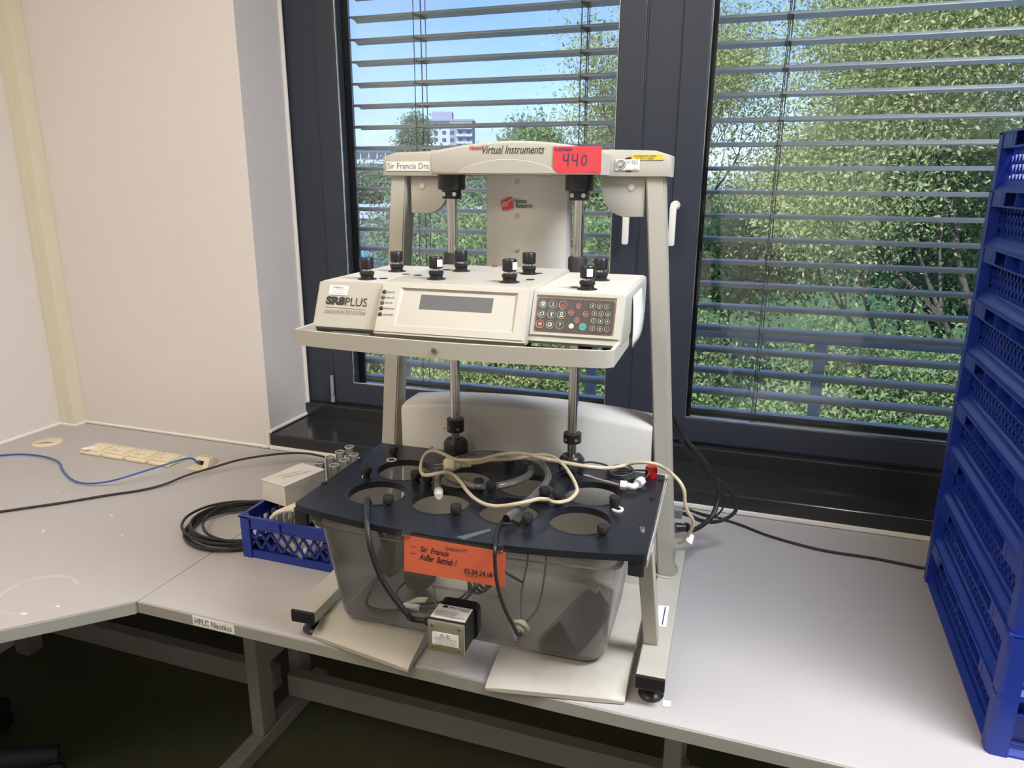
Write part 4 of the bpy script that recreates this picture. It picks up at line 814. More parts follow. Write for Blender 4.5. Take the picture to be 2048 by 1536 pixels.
strokes('screw_slot', [[(-.003, 0), (.003, 0)], [(0, -.003), (0, .003)]], 'ink', sr, frameM((-.006, -.1126, .633), (1, 0, 0), (0, 0, 1)), .001)
for (x0, y0, x1, y1, z) in ((-.255, .02, .255, .04, .608), (-.255, .20, .255, .215, .605)):
    obj('under_rail', bx((x0, y0, z), (x1, y1, z+.008)), 'black_matt', hd)
obj('under_bracket', bx((-.10, .19, .600), (-.01, .262, .634), .004), 'black_matt', hd); obj('under_arm', bx((-.235, -.02, .622), (-.16, .0, .632), .002), 'grey_beige', hd)
for hu in (.080, .222, -.21): 
    b = B(); lathe(b, [(0, .600), (.008, .600), (.009, .612), (.019, .628), (.019, .636), (0, .636)], 18, Matrix.Translation((hu, .10, 0))); obj('cone_fitting', b, 'black_matt', hd, True)

# ================================================================ water bath with circulator
wb = tester_thing('water_bath', 'clear smoky plastic water bath tub under the black plate', 'tub')
def tubring(u0, u1, v0, v1, r, wz, bulge=0, n=6):
    o = []
    for (cx, cy, a0) in ((u1-r, v1-r, 0), (u0+r, v1-r, 90), (u0+r, v0+r, 180), (u1-r, v0+r, 270)):
        for k in range(n+1):
            a = R(a0+90*k/n); o.append((cx+r*math.cos(a), cy+r*math.sin(a), wz))
        if a0 == 180 and bulge:
            for k in range(1, 12):
                t = k/12; o.append((lerp(u0+r, u1-r, t), v0-bulge*math.sin(math.pi*t), wz))
        elif a0 == 180:
            for k in range(1, 12): o.append((lerp(u0+r, u1-r, k/12), v0, wz))
    return o
def skinrings(b, rings, close_first=False):
    V = [[b.verts.new(p) for p in r_] for r_ in rings]
    for i in range(len(V)-1):
        n = len(V[i])
        for k in range(n): b.faces.new((V[i][k], V[i][(k+1) % n], V[i+1][(k+1) % n], V[i+1][k]))
    if close_first: b.faces.new(V[0][::-1])
    return V
b = B(); skinrings(b, [tubring(-.268, .230, .040, .270, .03, .0425), tubring(-.280, .244, .026, .285, .035, .044), tubring(-.284, .250, .018, .290, .04, .052), tubring(-.279, .271, -.040, .298, .03, .270, .012), tubring(-.290, .283, -.050, .302, .03, .273, .012), tubring(-.290, .283, -.050, .302, .03, .283, .012)], True)
o = obj('tub_wall', b, 'tub', wb, True)
b = B(); skinrings(b, [tubring(-.292, .285, -.052, .304, .03, .281, .012), tubring(-.293, .286, -.053, .305, .03, .286, .012), tubring(-.284, .277, -.044, .296, .03, .286, .012)]); obj('tub_rim', b, 'tub', wb, True)
# moulded panel outline on the front
TP = lambda u, wz, d=0: Vector((u, .018-.070*(wz-.052)/.218*.84-.006-d, wz))
b = B(); tube(b, [TP(-.058, .07), TP(-.056, .165), TP(-.050, .172), TP(.06, .172), TP(.072, .168), TP(.092, .07)], .0022, 6, 4); obj('front_panel_edge', b, 'tub', wb, True)
ht = obj('heater_flange', prism(B(), rrect(.074, .066, .012, 4, -.006, .118), -.030, -.012, 'y'), 'black', wb)
HM = Matrix.Rotation(R(0), 4, 'Z')
b = B(); box(b, (-.042, -.078, .090), (.026, -.030, .148), .003); hx = obj('heater_box', b, 'black_matt', wb, True)
b = B(); box(b, (-.043, -.083, .086), (.0255, -.078, .146), .002); fp = obj('cover_plate', b, 'brushed', wb, True)
obj('type_label', bx((-.040, -.076, .1481), (.024, -.034, .1487)), 'paper', hx)
LM2 = frameM((0, 0, .1488), (1, 0, 0), (0, 1, 0))
for tx, x0, x1, y0 in (('MODEL NO. 65-710-110', -.036, .004, -.058), ('SERIAL NO. 0510-1507', -.036, .002, -.0645), ('VOLTS 230V WATTS 850W AMPS 3.7A', -.036, .021, -.071), ('Circulator/Heater', -.004, .021, -.042), ('for SR8-PLUS', .002, .021, -.047)):
    text('type_print', tx, 'ink', hx, LM2, x0, x1, y0, y0+.0042)
text('type_print', 'Hanson', 'ink', hx, LM2, -.018, -.006, -.042, -.038, bold=.02); strokes('type_logo', [[(-.030, -.0405), (-.021, -.0405)]], 'ink', hx, LM2, .007)
FM = frameM((0, -.0832, 0), (1, 0, 0), (0, 0, 1))
wl = obj('warning_label', prism(B(), rrect(.049, .0245, .002, 3, -.0095, .113), -.0832, -.0838, 'y'), 'paper_white', fp)
FM2 = frameM((0, -.0840, 0), (1, 0, 0), (0, 0, 1))
for cx in (-.0155, -.0045): strokes('warning_triangle', [[(cx-.004, .1175), (cx, .124)], [(cx, .124), (cx+.004, .1175)], [(cx+.004, .1175), (cx-.004, .1175)], [(cx, .122), (cx, .1195)]], 'ink', wl, FM2, .0007)
for k, tx in enumerate(('Caution: Risk of electrical', 'shock. Do not open cover', 'unless heater plug is', 'disconnected from control')):
    text('warning_print', tx, 'ink', wl, FM2, -.030+(.003 if k == 2 else 0), .011, .1135-.0038*k, .1163-.0038*k)
for x, z in ((-.034, .137), (.016, .137), (-.034, .095), (.016, .095)):
    b = B(); cyl(b, (0, 0, 0), .0042, .001, 16, axisM((x, -.083, z), (0, -1, 0))); s_ = obj('cover_screw', b, 'brushed', fp, True)
    strokes('screw_slot', [[(x-.002, z-.002), (x+.002, z+.002)], [(x-.002, z+.002), (x+.002, z-.002)]], 'ink', fp, frameM((0, -.0842, 0), (1, 0, 0), (0, 0, 1)), .0008)
b = B(); lathe(b, [(0, 0), (.010, 0), (.010, .010), (.0085, .012), (.0060, .018), (0, .018)], 12, axisM((-.042, -.055, .122), (-1, 0, .05))); obj('cable_gland', b, 'black', wb, True)
c = tester_thing('heater_cable', 'thick black cable hanging from the plate hole to the heater box', 'cable')
pp = DATA['heater_cable'][:-2]+[(-.085, -.058, .124), (-.059, -.055, .1225)]
b = B(); tube(b, [(-.196, .06, .20), (-.197, .03, .27), (-.197, .012, .307)]+pp, .0052, 10, 6); obj('cord', b, 'cable_black', c, True)
c = tester_thing('thin_cable', 'thin black cable hanging over the plate in front of the orange notice', 'cable')
b = B(); tube(b, [(.098, .05, .25), (.096, .022, .295)]+DATA['thin_cable'], .0033, 8, 6); obj('cord', b, 'cable_black', c, True)
# things inside the tub
c = tester_thing('power_adapter', 'black power adapter with cable lying inside the clear tub', 'adapter')
AM = Matrix.Translation((-.205, .12, .145)) @ Matrix.Rotation(R(25), 4, 'Y') @ Matrix.Rotation(R(-15), 4, 'Z')
b = B(); box(b, (-.026, -.018, -.045), (.026, .018, .045), .006, 2, AM); obj('case', b, 'adapter', c, True)
b = B(); tube(b, [AM @ Vector((0, 0, -.045)), (-.235, .10, .085), (-.245, .07, .050), (-.20, .06, .0475), (-.13, .09, .048), (-.06, .12, .055), (-.02, .17, .10), (.0, .2, .13)], .0032, 7, 6); tube(b, [AM @ Vector((.01, 0, .045)), (-.15, .14, .215), (-.11, .15, .215), (-.07, .15, .19), (-.06, .16, .12), (-.05, .15, .06)], .0032, 7, 6); obj('cord', b, 'cable_black', c, True)
c = tester_thing('plug_adapter', 'grey round plug adapter lying at the tub bottom', 'adapter')
AM = Matrix.Translation((-.165, .16, .075)) @ Matrix.Rotation(R(60), 4, 'Y')
b = B(); lathe(b, [(0, -.026), (.022, -.026), (.028, -.015), (.028, .012), (.022, .026), (0, .026)], 20, AM); obj('case', b, 'adapter', c, True)
b = B(); tube(b, [(-.185, .15, .07), (-.20, .12, .055), (-.17, .095, .048), (-.12, .11, .048), (-.07, .14, .05)], .0025, 7, 6); obj('cord', b, 'cable_black', c, True)
c = tester_thing('cord_tag', 'small cream paper tag round the cord inside the tub', 'tag')
b = B(); prism(b, [(-.165, .085), (-.128, .098), (-.128, .118), (-.150, .112)], .056, .0565, 'z', Matrix.Rotation(0, 4, 'X')); obj('flap', b, 'cable_cream', c)
b = B(); tube(b, [(-.168, .083, .05), (-.135, .085, .05)], .0068, 10, raw=True); obj('wrap', b, 'paper', c, True)
c = tester_thing('coiled_lead', 'black lead coiled behind the orange notice in the tub', 'cable')
b = B(); pts = []
for k in range(40):
    a = k*.5; pts.append((-.03+.022*math.cos(a)+k*.0004, .14+.012*math.sin(a*.9), .115+.040*math.sin(a)+.0002*k))
tube(b, [(-.075, .10, .055)]+pts+[(.03, .15, .12), (.06, .16, .10)], .003, 6, 4); obj('cord', b, 'cable_black', c, True)
c = tester_thing('paper_folder', 'dark grey folded card lying in the tub corner', 'folder')
b = B(); M = Matrix.Translation((.178, .125, .0465)) @ Matrix.Rotation(R(-14), 4, 'Z')
for sx in (-1, 1):
    v_ = [b.verts.new(M @ Vector(p)) for p in ((0, -.068, .048), (sx*.042, -.075, .0), (sx*.042, .085, .0), (0, .085, .048))]; b.faces.new(v_ if sx > 0 else v_[::-1])
bmesh.ops.remove_doubles(b, verts=b.verts, dist=1e-5); o = obj('card', b, 'grey_plug', c); md = o.modifiers.new('thick', 'SOLIDIFY'); md.thickness = .0015
b = B(); box(b, (-.012, .062, .0405), (.014, .084, .0495), .001, 1, M); obj('tape', b, 'card', c)
c = tester_thing('syringe_filter', 'cream disc filter with white tip and thin tubes in the tub', 'filter')
FMx = axisM((.085, .060, .066), (-.15, -.72, -.35))
b = B(); lathe(b, [(0, -.010), (.010, -.010), (.012, -.004), (.0185, -.003), (.0185, .003), (.012, .004), (.010, .010), (0, .010)], 24, FMx); obj('housing', b, 'plastic_cream', c, True)
b = B(); lathe(b, [(0, .010), (.0065, .010), (.0055, .016), (.004, .024), (0, .024)], 16, FMx); obj('tip', b, 'plastic_white', c, True)
b = B(); tube(b, [FMx @ Vector((0, .004, -.008)), (.075, .10, .11), (.082, .12, .19), (.07, .11, .26)], .0022, 6, 6); tube(b, [FMx @ Vector((.005, 0, -.008)), (.112, .09, .10), (.120, .11, .18), (.118, .12, .26)], .0022, 6, 6); obj('tubing', b, 'cable_grey', c, True)
c = tester_thing('clear_bag', 'crumpled clear plastic bag seen through the left vessel hole', 'bag')
b = B(); bmesh.ops.create_icosphere(b, subdivisions=3, radius=.04, matrix=Matrix.Translation((-.238, .225, .080)) @ Matrix.Diagonal((1, .9, .6, 1)))
rg = random.Random(8)
for vtx in b.verts: vtx.co += Vector((rg.uniform(-1, 1), rg.uniform(-1, 1), rg.uniform(-1, 1)))*.005
obj('film', b, 'sleeve', c)

# orange notice in a clear sleeve
sg = tester_thing('warning_notice', 'orange handwritten out-of-order notice in clear sleeve taped to plate edge', 'sign')
SM = Matrix.Translation((0, -.0885, .3045)) @ Matrix.Rotation(R(-3), 4, 'X')
SF = SM @ frameM((0, 0, 0), (1, 0, 0), (0, 0, 1))
obj('paper', prism(B(), [(-.079, -.0655), (.100, -.0660), (.1005, -.0035), (-.078, .0005)], -.0003, .0, 'z', SF), 'paper_orange', sg)
for zz in (-.0010,):
    obj('sleeve_film', prism(B(), [(-.096, -.0705), (.1065, -.0725), (.107, .0005), (-.094, .0045)], zz-.0001, zz+.0001, 'z', SF), 'sleeve', sg)
text('notice_print', 'Gesperrt!!!', 'ink', sg, SF, -.004, .036, -.0170, -.0080, z=.0004); text('notice_print', 'Gerät:', 'ink', sg, SF, -.067, -.056, -.0200, -.0165, z=.0004); text('notice_print', 'Grund:', 'ink', sg, SF, -.067, -.0555, -.0320, -.0285, z=.0004)
text('handwriting', 'Sir  Francis', 'ink', sg, SF @ Matrix.Rotation(R(-2), 4, 'Z'), -.048, .004, -.0270, -.0165, shear=.25, bold=.02, z=.0004)
text('handwriting', 'Außer  Betrieb !', 'ink', sg, SF @ Matrix.Rotation(R(-2), 4, 'Z'), -.049, .018, -.0420, -.0300, shear=.28, bold=.02, z=.0004)
text('handwriting', '02.04.24', 'ink', sg, SF, .030, .067, -.0520, -.0425, shear=.1, bold=.02, z=.0004)
strokes('signature', [[(.072, -.043), (.071, -.051), (.077, -.049)], [(.075, -.050), (.077, -.042), (.079, -.051), (.073, -.047), (.083, -.047)]], 'ink', sg, SF, .0012)
strokes('signature_line', [[(.031, -.0535), (.078, -.0535)]], 'ink', sg, SF, .0004); text('notice_print', 'Datum/Kürzel', 'ink', sg, SF, .032, .052, -.0570, -.0545, z=.0004)
obj('tape', bx((-.082, -.091, .303), (-.066, -.085, .3115), .0005), 'sleeve', sg); obj('tape', bx((.080, -.090, .300), (.096, -.084, .3115), .0005), 'sleeve', sg)

# cords on the plate
c = tester_thing('mains_cable', 'cream mains power cord looped on the black vessel plate', 'cable')
b = B(); tube(b, DATA['cord'], .0036, 8, 6); obj('cord', b, 'cable_cream', c, True)
P0, P1, P2, P3 = [Vector(p) for p in DATA['plug']]; dr = (P3-P0).normalized()
b = B(); box(b, (-.0125, -.0185, 0), (.0125, .0185, .020), .005, 3, axisM(P0, dr)); tube(b, [P0+dr*.016, P0+dr*.032], .012, 12, raw=True, rad=lambda t: .013-.005*t); obj('plug_body', b, 'plastic_cream', c, True)
b = B()
for k in range(6): tube(b, [P0+dr*(.030+k*.0042), P0+dr*(.0325+k*.0042)], .0075, 10, raw=True)
tube(b, [P0+dr*.03, P3+dr*.004], .0055, 10, raw=True); obj('strain_relief', b, 'plastic_cream', c, True)
sd_ = dr.cross(Vector((0, 0, 1))).normalized()
for k in (-1, 1):
    b = B(); tube(b, [P0+sd_*k*.0095, P0+sd_*k*.0095-dr*.019], .0024, 8, raw=True); obj('prong', b, 'chrome', c, True)
tg = Vector(DATA['cord'][-3]); b = B(); M = axisM(tg+Vector((.004, 0, -.006)), (.5, -.3, .6)); box(b, (-.008, -.013, -.0008), (.008, .013, .0008), .0002, 1, M); obj('tag', b, 'paper', c)
c = tester_thing('clear_hose', 'clear plastic hose with fitting looped on the black vessel plate', 'hose')
b = B(); tube(b, DATA['hose'], .0075, 12, 6, caps=False); obj('hose_wall', b, 'hose', c, True)
f0, f1 = [Vector(p) for p in DATA['hose_fit']]
b = B(); lathe(b, [(0, -.004), (.0088, -.004), (.0088, .003), (.007, .004), (.0078, .008), (.0078, .014), (.0055, .016), (.0055, .0215), (0, .0215)], 18, axisM(f0, f1-f0)); obj('fitting', b, 'plastic_white', c, True)
c = tester_thing('temperature_probe', 'steel probe with white elbow and coiled grey lead on the plate', 'probe')
b = B(); tube(b, DATA['probe'], .0028, 8, 4); obj('rod', b, 'chrome', c, True)
el = [Vector(p) for p in DATA['elbow']]
b = B(); tube(b, [el[1], el[2], el[3]], .0062, 10, 4); tube(b, [el[0], el[0].lerp(el[1], .9)], .0092, 8, raw=True); tube(b, [el[3].lerp(el[4], .25), el[4]], .0092, 8, raw=True); obj('elbow', b, 'plastic_white', c, True)
gc = Vector(DATA['gcoilc'][0]); ra = abs(DATA['gcoilc'][2][0]-DATA['gcoilc'][1][0])/2; rb_ = abs(DATA['gcoilc'][3][1]-DATA['gcoilc'][4][1])/2
pts = [DATA['jack'][2], DATA['gcoil'][0], DATA['gcoil'][1], DATA['gcoil'][2]]
for k in range(4*12):
    a = math.pi*.8-2*math.pi*k/12; t = k/12; pts.append((gc.x+ra*(1-.06*t)*math.cos(a), gc.y+rb_*(1-.08*math.sin(t*2))*math.sin(a), .3135+.0045*(t % 3)))
pts += [tuple(gc+Vector((ra*1.0, rb_*.5, .006))), (el[4].x+.012, el[4].y+.03, .330), tuple(el[4])]
b = B(); tube(b, pts, .0021, 7, 4); obj('lead', b, 'cable_grey', c, True)
jk = [Vector(p) for p in DATA['jack']]
b = B(); tube(b, [jk[1], jk[2]], .0045, 10, raw=True); obj('jack_body', b, 'black', c, True); b = B(); tube(b, [jk[0], jk[1]], .0017, 8, raw=True); obj('jack_tip', b, 'chrome', c, True)
x, y, z = DATA['redcap'][0]
b = B(); lathe(b, [(0, .3105), (.0115, .3105), (.0122, .313), (.0118, .330), (.0095, .334), (0, .335)], 24, Matrix.Translation((x, y, 0))); o = obj('red_cap', b, 'red_cap', None, True); o.location = OX; o.rotation_euler.z = ORZ
tag(o, 'small red plastic cap standing on the plate corner', 'cap')

# black leads behind the right upright
c = thing('instrument_lead', 'thick black sleeved lead hanging behind the right upright', 'cable', (0, 0, 0))
A_ = DATA['cableA']
b = B(); tube(b, A_, .0058, 9, 6); obj('cord', b, 'cable_black', c, True)
b = B()
for k in range(13):
    t = k/12*.9; i = min(int(t*3), 2); p0 = Vector(A_[i]).lerp(Vector(A_[i+1]), t*3-i); d = (Vector(A_[i+1])-Vector(A_[i])).normalized()
    tube(b, [p0-d*.002, p0+d*.002], .0088, 9, raw=True)
tube(b, A_[:4], .0078, 9, 4); obj('braid', b, 'black_matt', c, True)
e_ = Vector(A_[-1]); b = B(); cyl(b, (0, 0, -.012), .0115, .030, 14, axisM(e_, (1, .35, 0)), r2=.008); box(b, (-.010, -.016, .012), (.010, .016, .017), .001, 1, axisM(e_, (1, .35, 0))); obj('plug', b, 'black', c, True)
c = thing('data_lead', 'black lead looping down to a grey connector behind the upright', 'cable', (0, 0, 0))
b = B(); tube(b, DATA['cableB'], .0046, 8, 6); obj('cord', b, 'cable_black', c, True)
e_ = Vector(DATA['cableB'][-1]); b = B(); box(b, (-.030, -.012, -.010), (.004, .012, .012), .002, 1, Matrix.Translation(e_)); obj('plug', b, 'grey_plug', c)
c = thing('signal_lead', 'thin black lead curling beside the thick sleeved lead', 'cable', (0, 0, 0))
b = B(); tube(b, DATA['cableC'], .0024, 7, 6); obj('cord', b, 'cable_black', c, True)
c = thing('desk_cable', 'black cable lying on the desk towards the crate stack', 'cable', (0, 0, 0))
b = B(); tube(b, DATA['cableD'], .0036, 8, 6); obj('cord', b, 'cable_black', c, True)
o = obj('paper_scrap', prism(B(), [(-.104, 1.132), (-.0975, 1.131), (-.090, 1.1325), (-.089, 1.117), (-.096, 1.1145), (-.102, 1.1150)], T+.0005, T+.0012, 'z'), 'paper_white'); tag(o, 'tiny torn white paper scrap near the desk front edge', 'paper')

# ================================================================ crates
def crate_parts(Wx, Ly, H, pitch, side_lattice, m, wall_in=.012, margin=.05):
    """x: short side, y: long side; returns meshes in local space, base centre at origin"""
    hx, hy = Wx/2, Ly/2; P = {}
    b = B(); t = .0025
    box(b, (-hx+.008, -hy+.008, .002), (hx-.008, hy-.008, .005))
    ring_ = lambda z0, z1, o_, i_: [box(b, lo, hi, .0) for lo, hi in (((-hx-o_, -hy-o_, z0), (hx+o_, -hy+i_, z1)), ((-hx-o_, hy-i_, z0), (hx+o_, hy+o_, z1)), ((-hx-o_, -hy+i_, z0), (-hx+i_, hy-i_, z1)), ((hx-i_, -hy+i_, z0), (hx+o_, hy-i_, z1)))]
    zb = H*.26 if H > .1 else H*.24
    ring_(H-.004, H, .0, wall_in+.004); ring_(H-zb-.003, H-zb, -.002, wall_in+.004); ring_(.0, .004, -.003, wall_in+.004)
    for s in (-1, 1):
        prism(b, [(s*(hx-.003), .004), (s*(hx-wall_in), .020), (s*(hx-wall_in-t), .020), (s*(hx-wall_in-t), .004)], -hy+.01, hy-.01, 'y'); prism(b, [(s*(hy-.003), .004), (s*(hy-wall_in), .020), (s*(hy-wall_in-t), .020), (s*(hy-wall_in-t), .004)], -hx+.01, hx-.01, 'x')
    # recessed solid top and bottom bands
    w = wall_in
    def wall(z0, z1, i0): 
        for lo, hi in (((-hx+i0, -hy+i0, z0), (hx-i0, -hy+i0+t, z1)), ((-hx+i0, hy-i0-t, z0), (hx-i0, hy-i0, z1)), ((-hx+i0, -hy+i0, z0), (-hx+i0+t, hy-i0, z1)), ((hx-i0-t, -hy+i0, z0), (hx-i0, hy-i0, z1))): box(b, lo, hi)
    wall(H-zb, H-.002, w); wall(.003, .018, w*.55)
    # corner posts
    for sx in (-1, 1):
        for sy in (-1, 1):
            prism(b, [(sx*hx, sy*(hy-.030)), (sx*hx, sy*(hy-.006)), (sx*(hx-.006), sy*hy), (sx*(hx-.030), sy*hy), (sx*(hx-.030), sy*(hy-w)), (sx*(hx-w), sy*(hy-.030))], .0, H-.001, 'z')
    # ribs in the top band
    ny = int(Ly/.085); 
    for s in (-1, 1):
        for k in range(1, ny):
            y = -hy+Ly*k/ny; box(b, (s*(hx-.001), y-.0012, H-zb), (s*(hx-w), y+.0012, H-.003))
        box(b, (s*(hx-.0015), hy-.115, H-zb), (s*(hx-.004), hy-.035, H-.004)); box(b, (s*(hx-.0015), -hy+.035, H-zb), (s*(hx-.004), -hy+.115, H-.004))
    P['body'] = b
    def lattice(axis, s):
        bb = B(); z0, z1 = .017, H-zb-.002; hh = z1-z0
        L = (hy if axis == 'y' else hx)-.029; q = (hx if axis == 'y' else hy)-w-.001
        dx = hh*.62; n = int((2*L+dx)/pitch)+1
        for sg_ in (-1, 1):
            for k in range(-1, n+2):
                a = -L-dx+k*pitch+dx*.5; p0, p1 = (a, z0), (a+dx, z1)
                if sg_ < 0: p0, p1 = (a+dx, z0), (a, z1)
                # clip to +-L
                def clip(p, o_):
                    if p[0] < -L: f = (-L-p[0])/(o_[0]-p[0]) if o_[0] != p[0] else 2; return None if f > 1 else (-L, p[1]+f*(o_[1]-p[1]))
                    if p[0] > L: f = (L-p[0])/(o_[0]-p[0]) if o_[0] != p[0] else 2; return None if f > 1 or f < 0 else (L, p[1]+f*(o_[1]-p[1]))
                    return p
                c0, c1 = clip(p0, p1), clip(p1, p0)
                if not c0 or not c1: continue
                wd = pitch*.10
                prof = [(c0[0]-wd, c0[1]), (c0[0]+wd, c0[1]), (c1[0]+wd, c1[1]), (c1[0]-wd, c1[1])]
                if axis == 'y': prism(bb, prof, s*q, s*(q-.005), 'x')
                else: prism(bb, prof, s*q, s*(q-.005), 'y')
        return bb
    def solid(axis, s):
        bb = B(); z0, z1 = .017, H-zb-.001
        L = (hy if axis == 'y' else hx)-.029; q = (hx if axis == 'y' else hy)-w
        if axis == 'y': box(bb, (s*q, -L, z0), (s*(q-t), L, z1))
        else: box(bb, (-L, s*q, z0), (L, s*(q-t), z1))
        return bb
    P['side_panel'] = [lattice('y', -1), lattice('y', 1)]
    P['end_panel'] = [(lattice if side_lattice else solid)('x', -1), (lattice if side_lattice else solid)('x', 1)]
    return P
cp = crate_parts(.40, .585, .1085, .0225, False, 'crate', wall_in=.020)
HC = .1085; proto = None
names = ['bottom blue lattice crate of the tall stack, standing on the desk']+['blue lattice crate, %s from the bottom of the tall stack' % q for q in ('second', 'third', 'fourth', 'fifth', 'sixth', 'seventh', 'eighth')]+['top blue lattice crate of the tall stack']
rg = random.Random(4)
for k in range(9):
    e = thing('stacking_crate', names[k], 'crate', (.606+.0015*rg.uniform(-1, 1), 1.4675+.002*rg.uniform(-1, 1), T+k*HC), R(-.6+.15*rg.uniform(-1, 1)), 'stacked blue crates')
    if proto is None:
        proto = [obj('body', cp['body'], 'crate', e)]+[obj('side_panel', x_, 'crate', e) for x_ in cp['side_panel']]+[obj('end_panel', x_, 'crate', e) for x_ in cp['end_panel']]
    else:
        for q in proto: dup(q, e)
# small basket
cp = crate_parts(.195, .278, .107, .030, True, 'crate_small', wall_in=.005)
bk = thing('plastic_basket', 'small blue lattice basket full of tubing beside the tester', 'basket', (-1.002, 1.4105, T), R(90))
obj('body', cp['body'], 'crate_small', bk)
for x_ in cp['side_panel']: obj('side_panel', x_, 'crate_small', bk)
for x_ in cp['end_panel']: obj('end_panel', x_, 'crate_small', bk)
# contents
c = thing('tubing_coil', 'cream flat tubing coiled in arches inside the small basket', 'tubing', (-.985, 1.385, T))
for k in range(6):
    b = B(); oy = -.040+k*.017; ox = -.02+.006*k
    pts = [(ox+.066*math.cos(R(a))*(1+.03*k), oy+.008*math.sin(R(a*2+k*40)), .072+.058*math.sin(R(a))) for a in range(0, 360, 20)]
    tube(b, pts, .0065, 8, 3, closed=True); lp = obj('loop', b, 'white_tube', c, True)
    if k in (1, 3, 4):
        a = R(52); b = B(); tube(b, [Vector(pts[2]), Vector(pts[2]).lerp(Vector(pts[3]), .35)], .0070, 8, raw=True); obj('clip_mark', b, 'black', lp, True)
c = thing('black_tubing', 'black tubing coil in the corner of the small basket', 'tubing', (-1.085, 1.455, T+.065))
b = B(); tube(b, [(.030*math.cos(k*.6), .030*math.sin(k*.6), .004*k*.35) for k in range(28)], .005, 8, 3); obj('loop', b, 'cable_black', c, True)
rg = random.Random(21)
for k, (x, y, z, s, mm, nm, lb) in enumerate(((-.90, 1.36, .045, .036, 'sleeve', 'clear_bag', 'clear bag of small parts pressed against the basket lattice'), (-.98, 1.345, .030, .028, 'paper', 'paper_pouch', 'pale paper pouch behind the basket lattice'), (-.93, 1.45, .05, .036, 'sleeve', 'clear_bag', 'clear bag of small parts at the back of the basket'))):
    b = B(); bmesh.ops.create_icosphere(b, subdivisions=3, radius=s, matrix=Matrix.Diagonal((1, .7, .8, 1)))
    for vtx in b.verts: vtx.co += Vector((rg.uniform(-1, 1), rg.uniform(-1, 1), rg.uniform(-1, 1)))*.004
    o = obj(nm, b, mm); o.location = (x, y, T+z); tag(o, lb, 'bag' if mm == 'sleeve' else 'pouch')
# cardboard box on the basket
cb = thing('cardboard_box', 'white cardboard box with handwriting lying on the small basket', 'box', (-1.084, 1.462, T+.1085), R(-13))
obj('carton', bx((-.041, -.066, 0), (.041, .066, .052), .0008, 1), 'card', cb)
b = B(); prism(b, [(-.0425, -.068), (.0425, -.067), (.0425, .067), (-.0425, .067)], .0530, .0545, 'z'); lid = obj('lid', b, 'paper', cb)
b = B(); prism(b, [(-.05, .047), (-.02, .044), (-.005, .036), (.01, .040), (.02, .047), (.045, .050), (.045, .0535), (-.06, .0535)], .0412, .0422, 'x'); obj('tuck_flap', b, 'paper', cb)
text('lid_writing', 'Unterlagen', 'grey_ink', lid, Matrix.Translation((0, 0, .0546)) @ Matrix.Rotation(R(70), 4, 'Z'), -.04, .03, .006, .013, shear=.3); text('lid_writing', 'Dissolution', 'grey_ink', lid, Matrix.Translation((0, 0, .0546)) @ Matrix.Rotation(R(70), 4, 'Z'), -.03, .045, -.010, -.002, shear=.3)
# test tubes in a rack
rk = thing('tube_rack', 'white test tube rack standing behind the cardboard box', 'rack', (-1.043, 1.615, T), R(-5))
b = B(); box(b, (-.052, -.10, .0), (.052, .10, .006), .001); box(b, (-.052, -.10, .006), (.052, -.096, .09), .001); box(b, (-.052, .096, .006), (.052, .10, .09), .001); obj('stand', b, 'plastic_white', rk)
b = B(); ed = []
def rl_(pts):
    vv = [b.verts.new((x, y, .084)) for x, y in pts]; return [b.edges.new((vv[i], vv[(i+1) % len(vv)])) for i in range(len(vv))]
ed += rl_([(-.052, -.096), (.052, -.096), (.052, .096), (-.052, .096)])
tp = []
for i, x in enumerate((-.024, .024)):
    for j in range(4): tp.append((x, -.058+.043*j+(0 if i else .002)))
for x, y in tp: ed += rl_([(x+.0135*math.cos(a*.524), y+.0135*math.sin(a*.524)) for a in range(12)])
bmesh.ops.triangle_fill(b, use_beauty=True, edges=ed); r = bmesh.ops.extrude_face_region(b, geom=list(b.faces)); bmesh.ops.translate(b, vec=(0, 0, .004), verts=[v for v in r['geom'] if isinstance(v, bmesh.types.BMVert)]); obj('hole_shelf', b, 'plastic_white', rk)
pt = None; RM = Matrix.Translation((-1.043, 1.615, T)) @ Matrix.Rotation(R(-5), 4, 'Z')
for i, (x, y) in enumerate(tp):
    if i == 7: continue
    p = RM @ Vector((x, y, .0062))
    e = thing('test_tube', 'clear glass test tube standing upright in the rack', 'test tube', p, 0, 'test tubes in the rack')
    if pt is None:
        b = B(); lathe(b, [(0, 0), (.006, .001), (.0105, .006), (.0118, .013), (.0118, .152), (.0128, .153), (.0128, .155), (.0108, .155), (.0106, .013), (.009, .006), (0, .003)], 20); pt = [obj('glass', b, 'tube_glass', e, True)]
        b = B(); tube(b, [(.0120*math.cos(a*.393), .0120*math.sin(a*.393), .1545) for a in range(16)], .0010, 6, 2, closed=True); pt.append(obj('rim', b, 'plastic_white', e, True))
    else:
        for q in pt: dup(q, e)

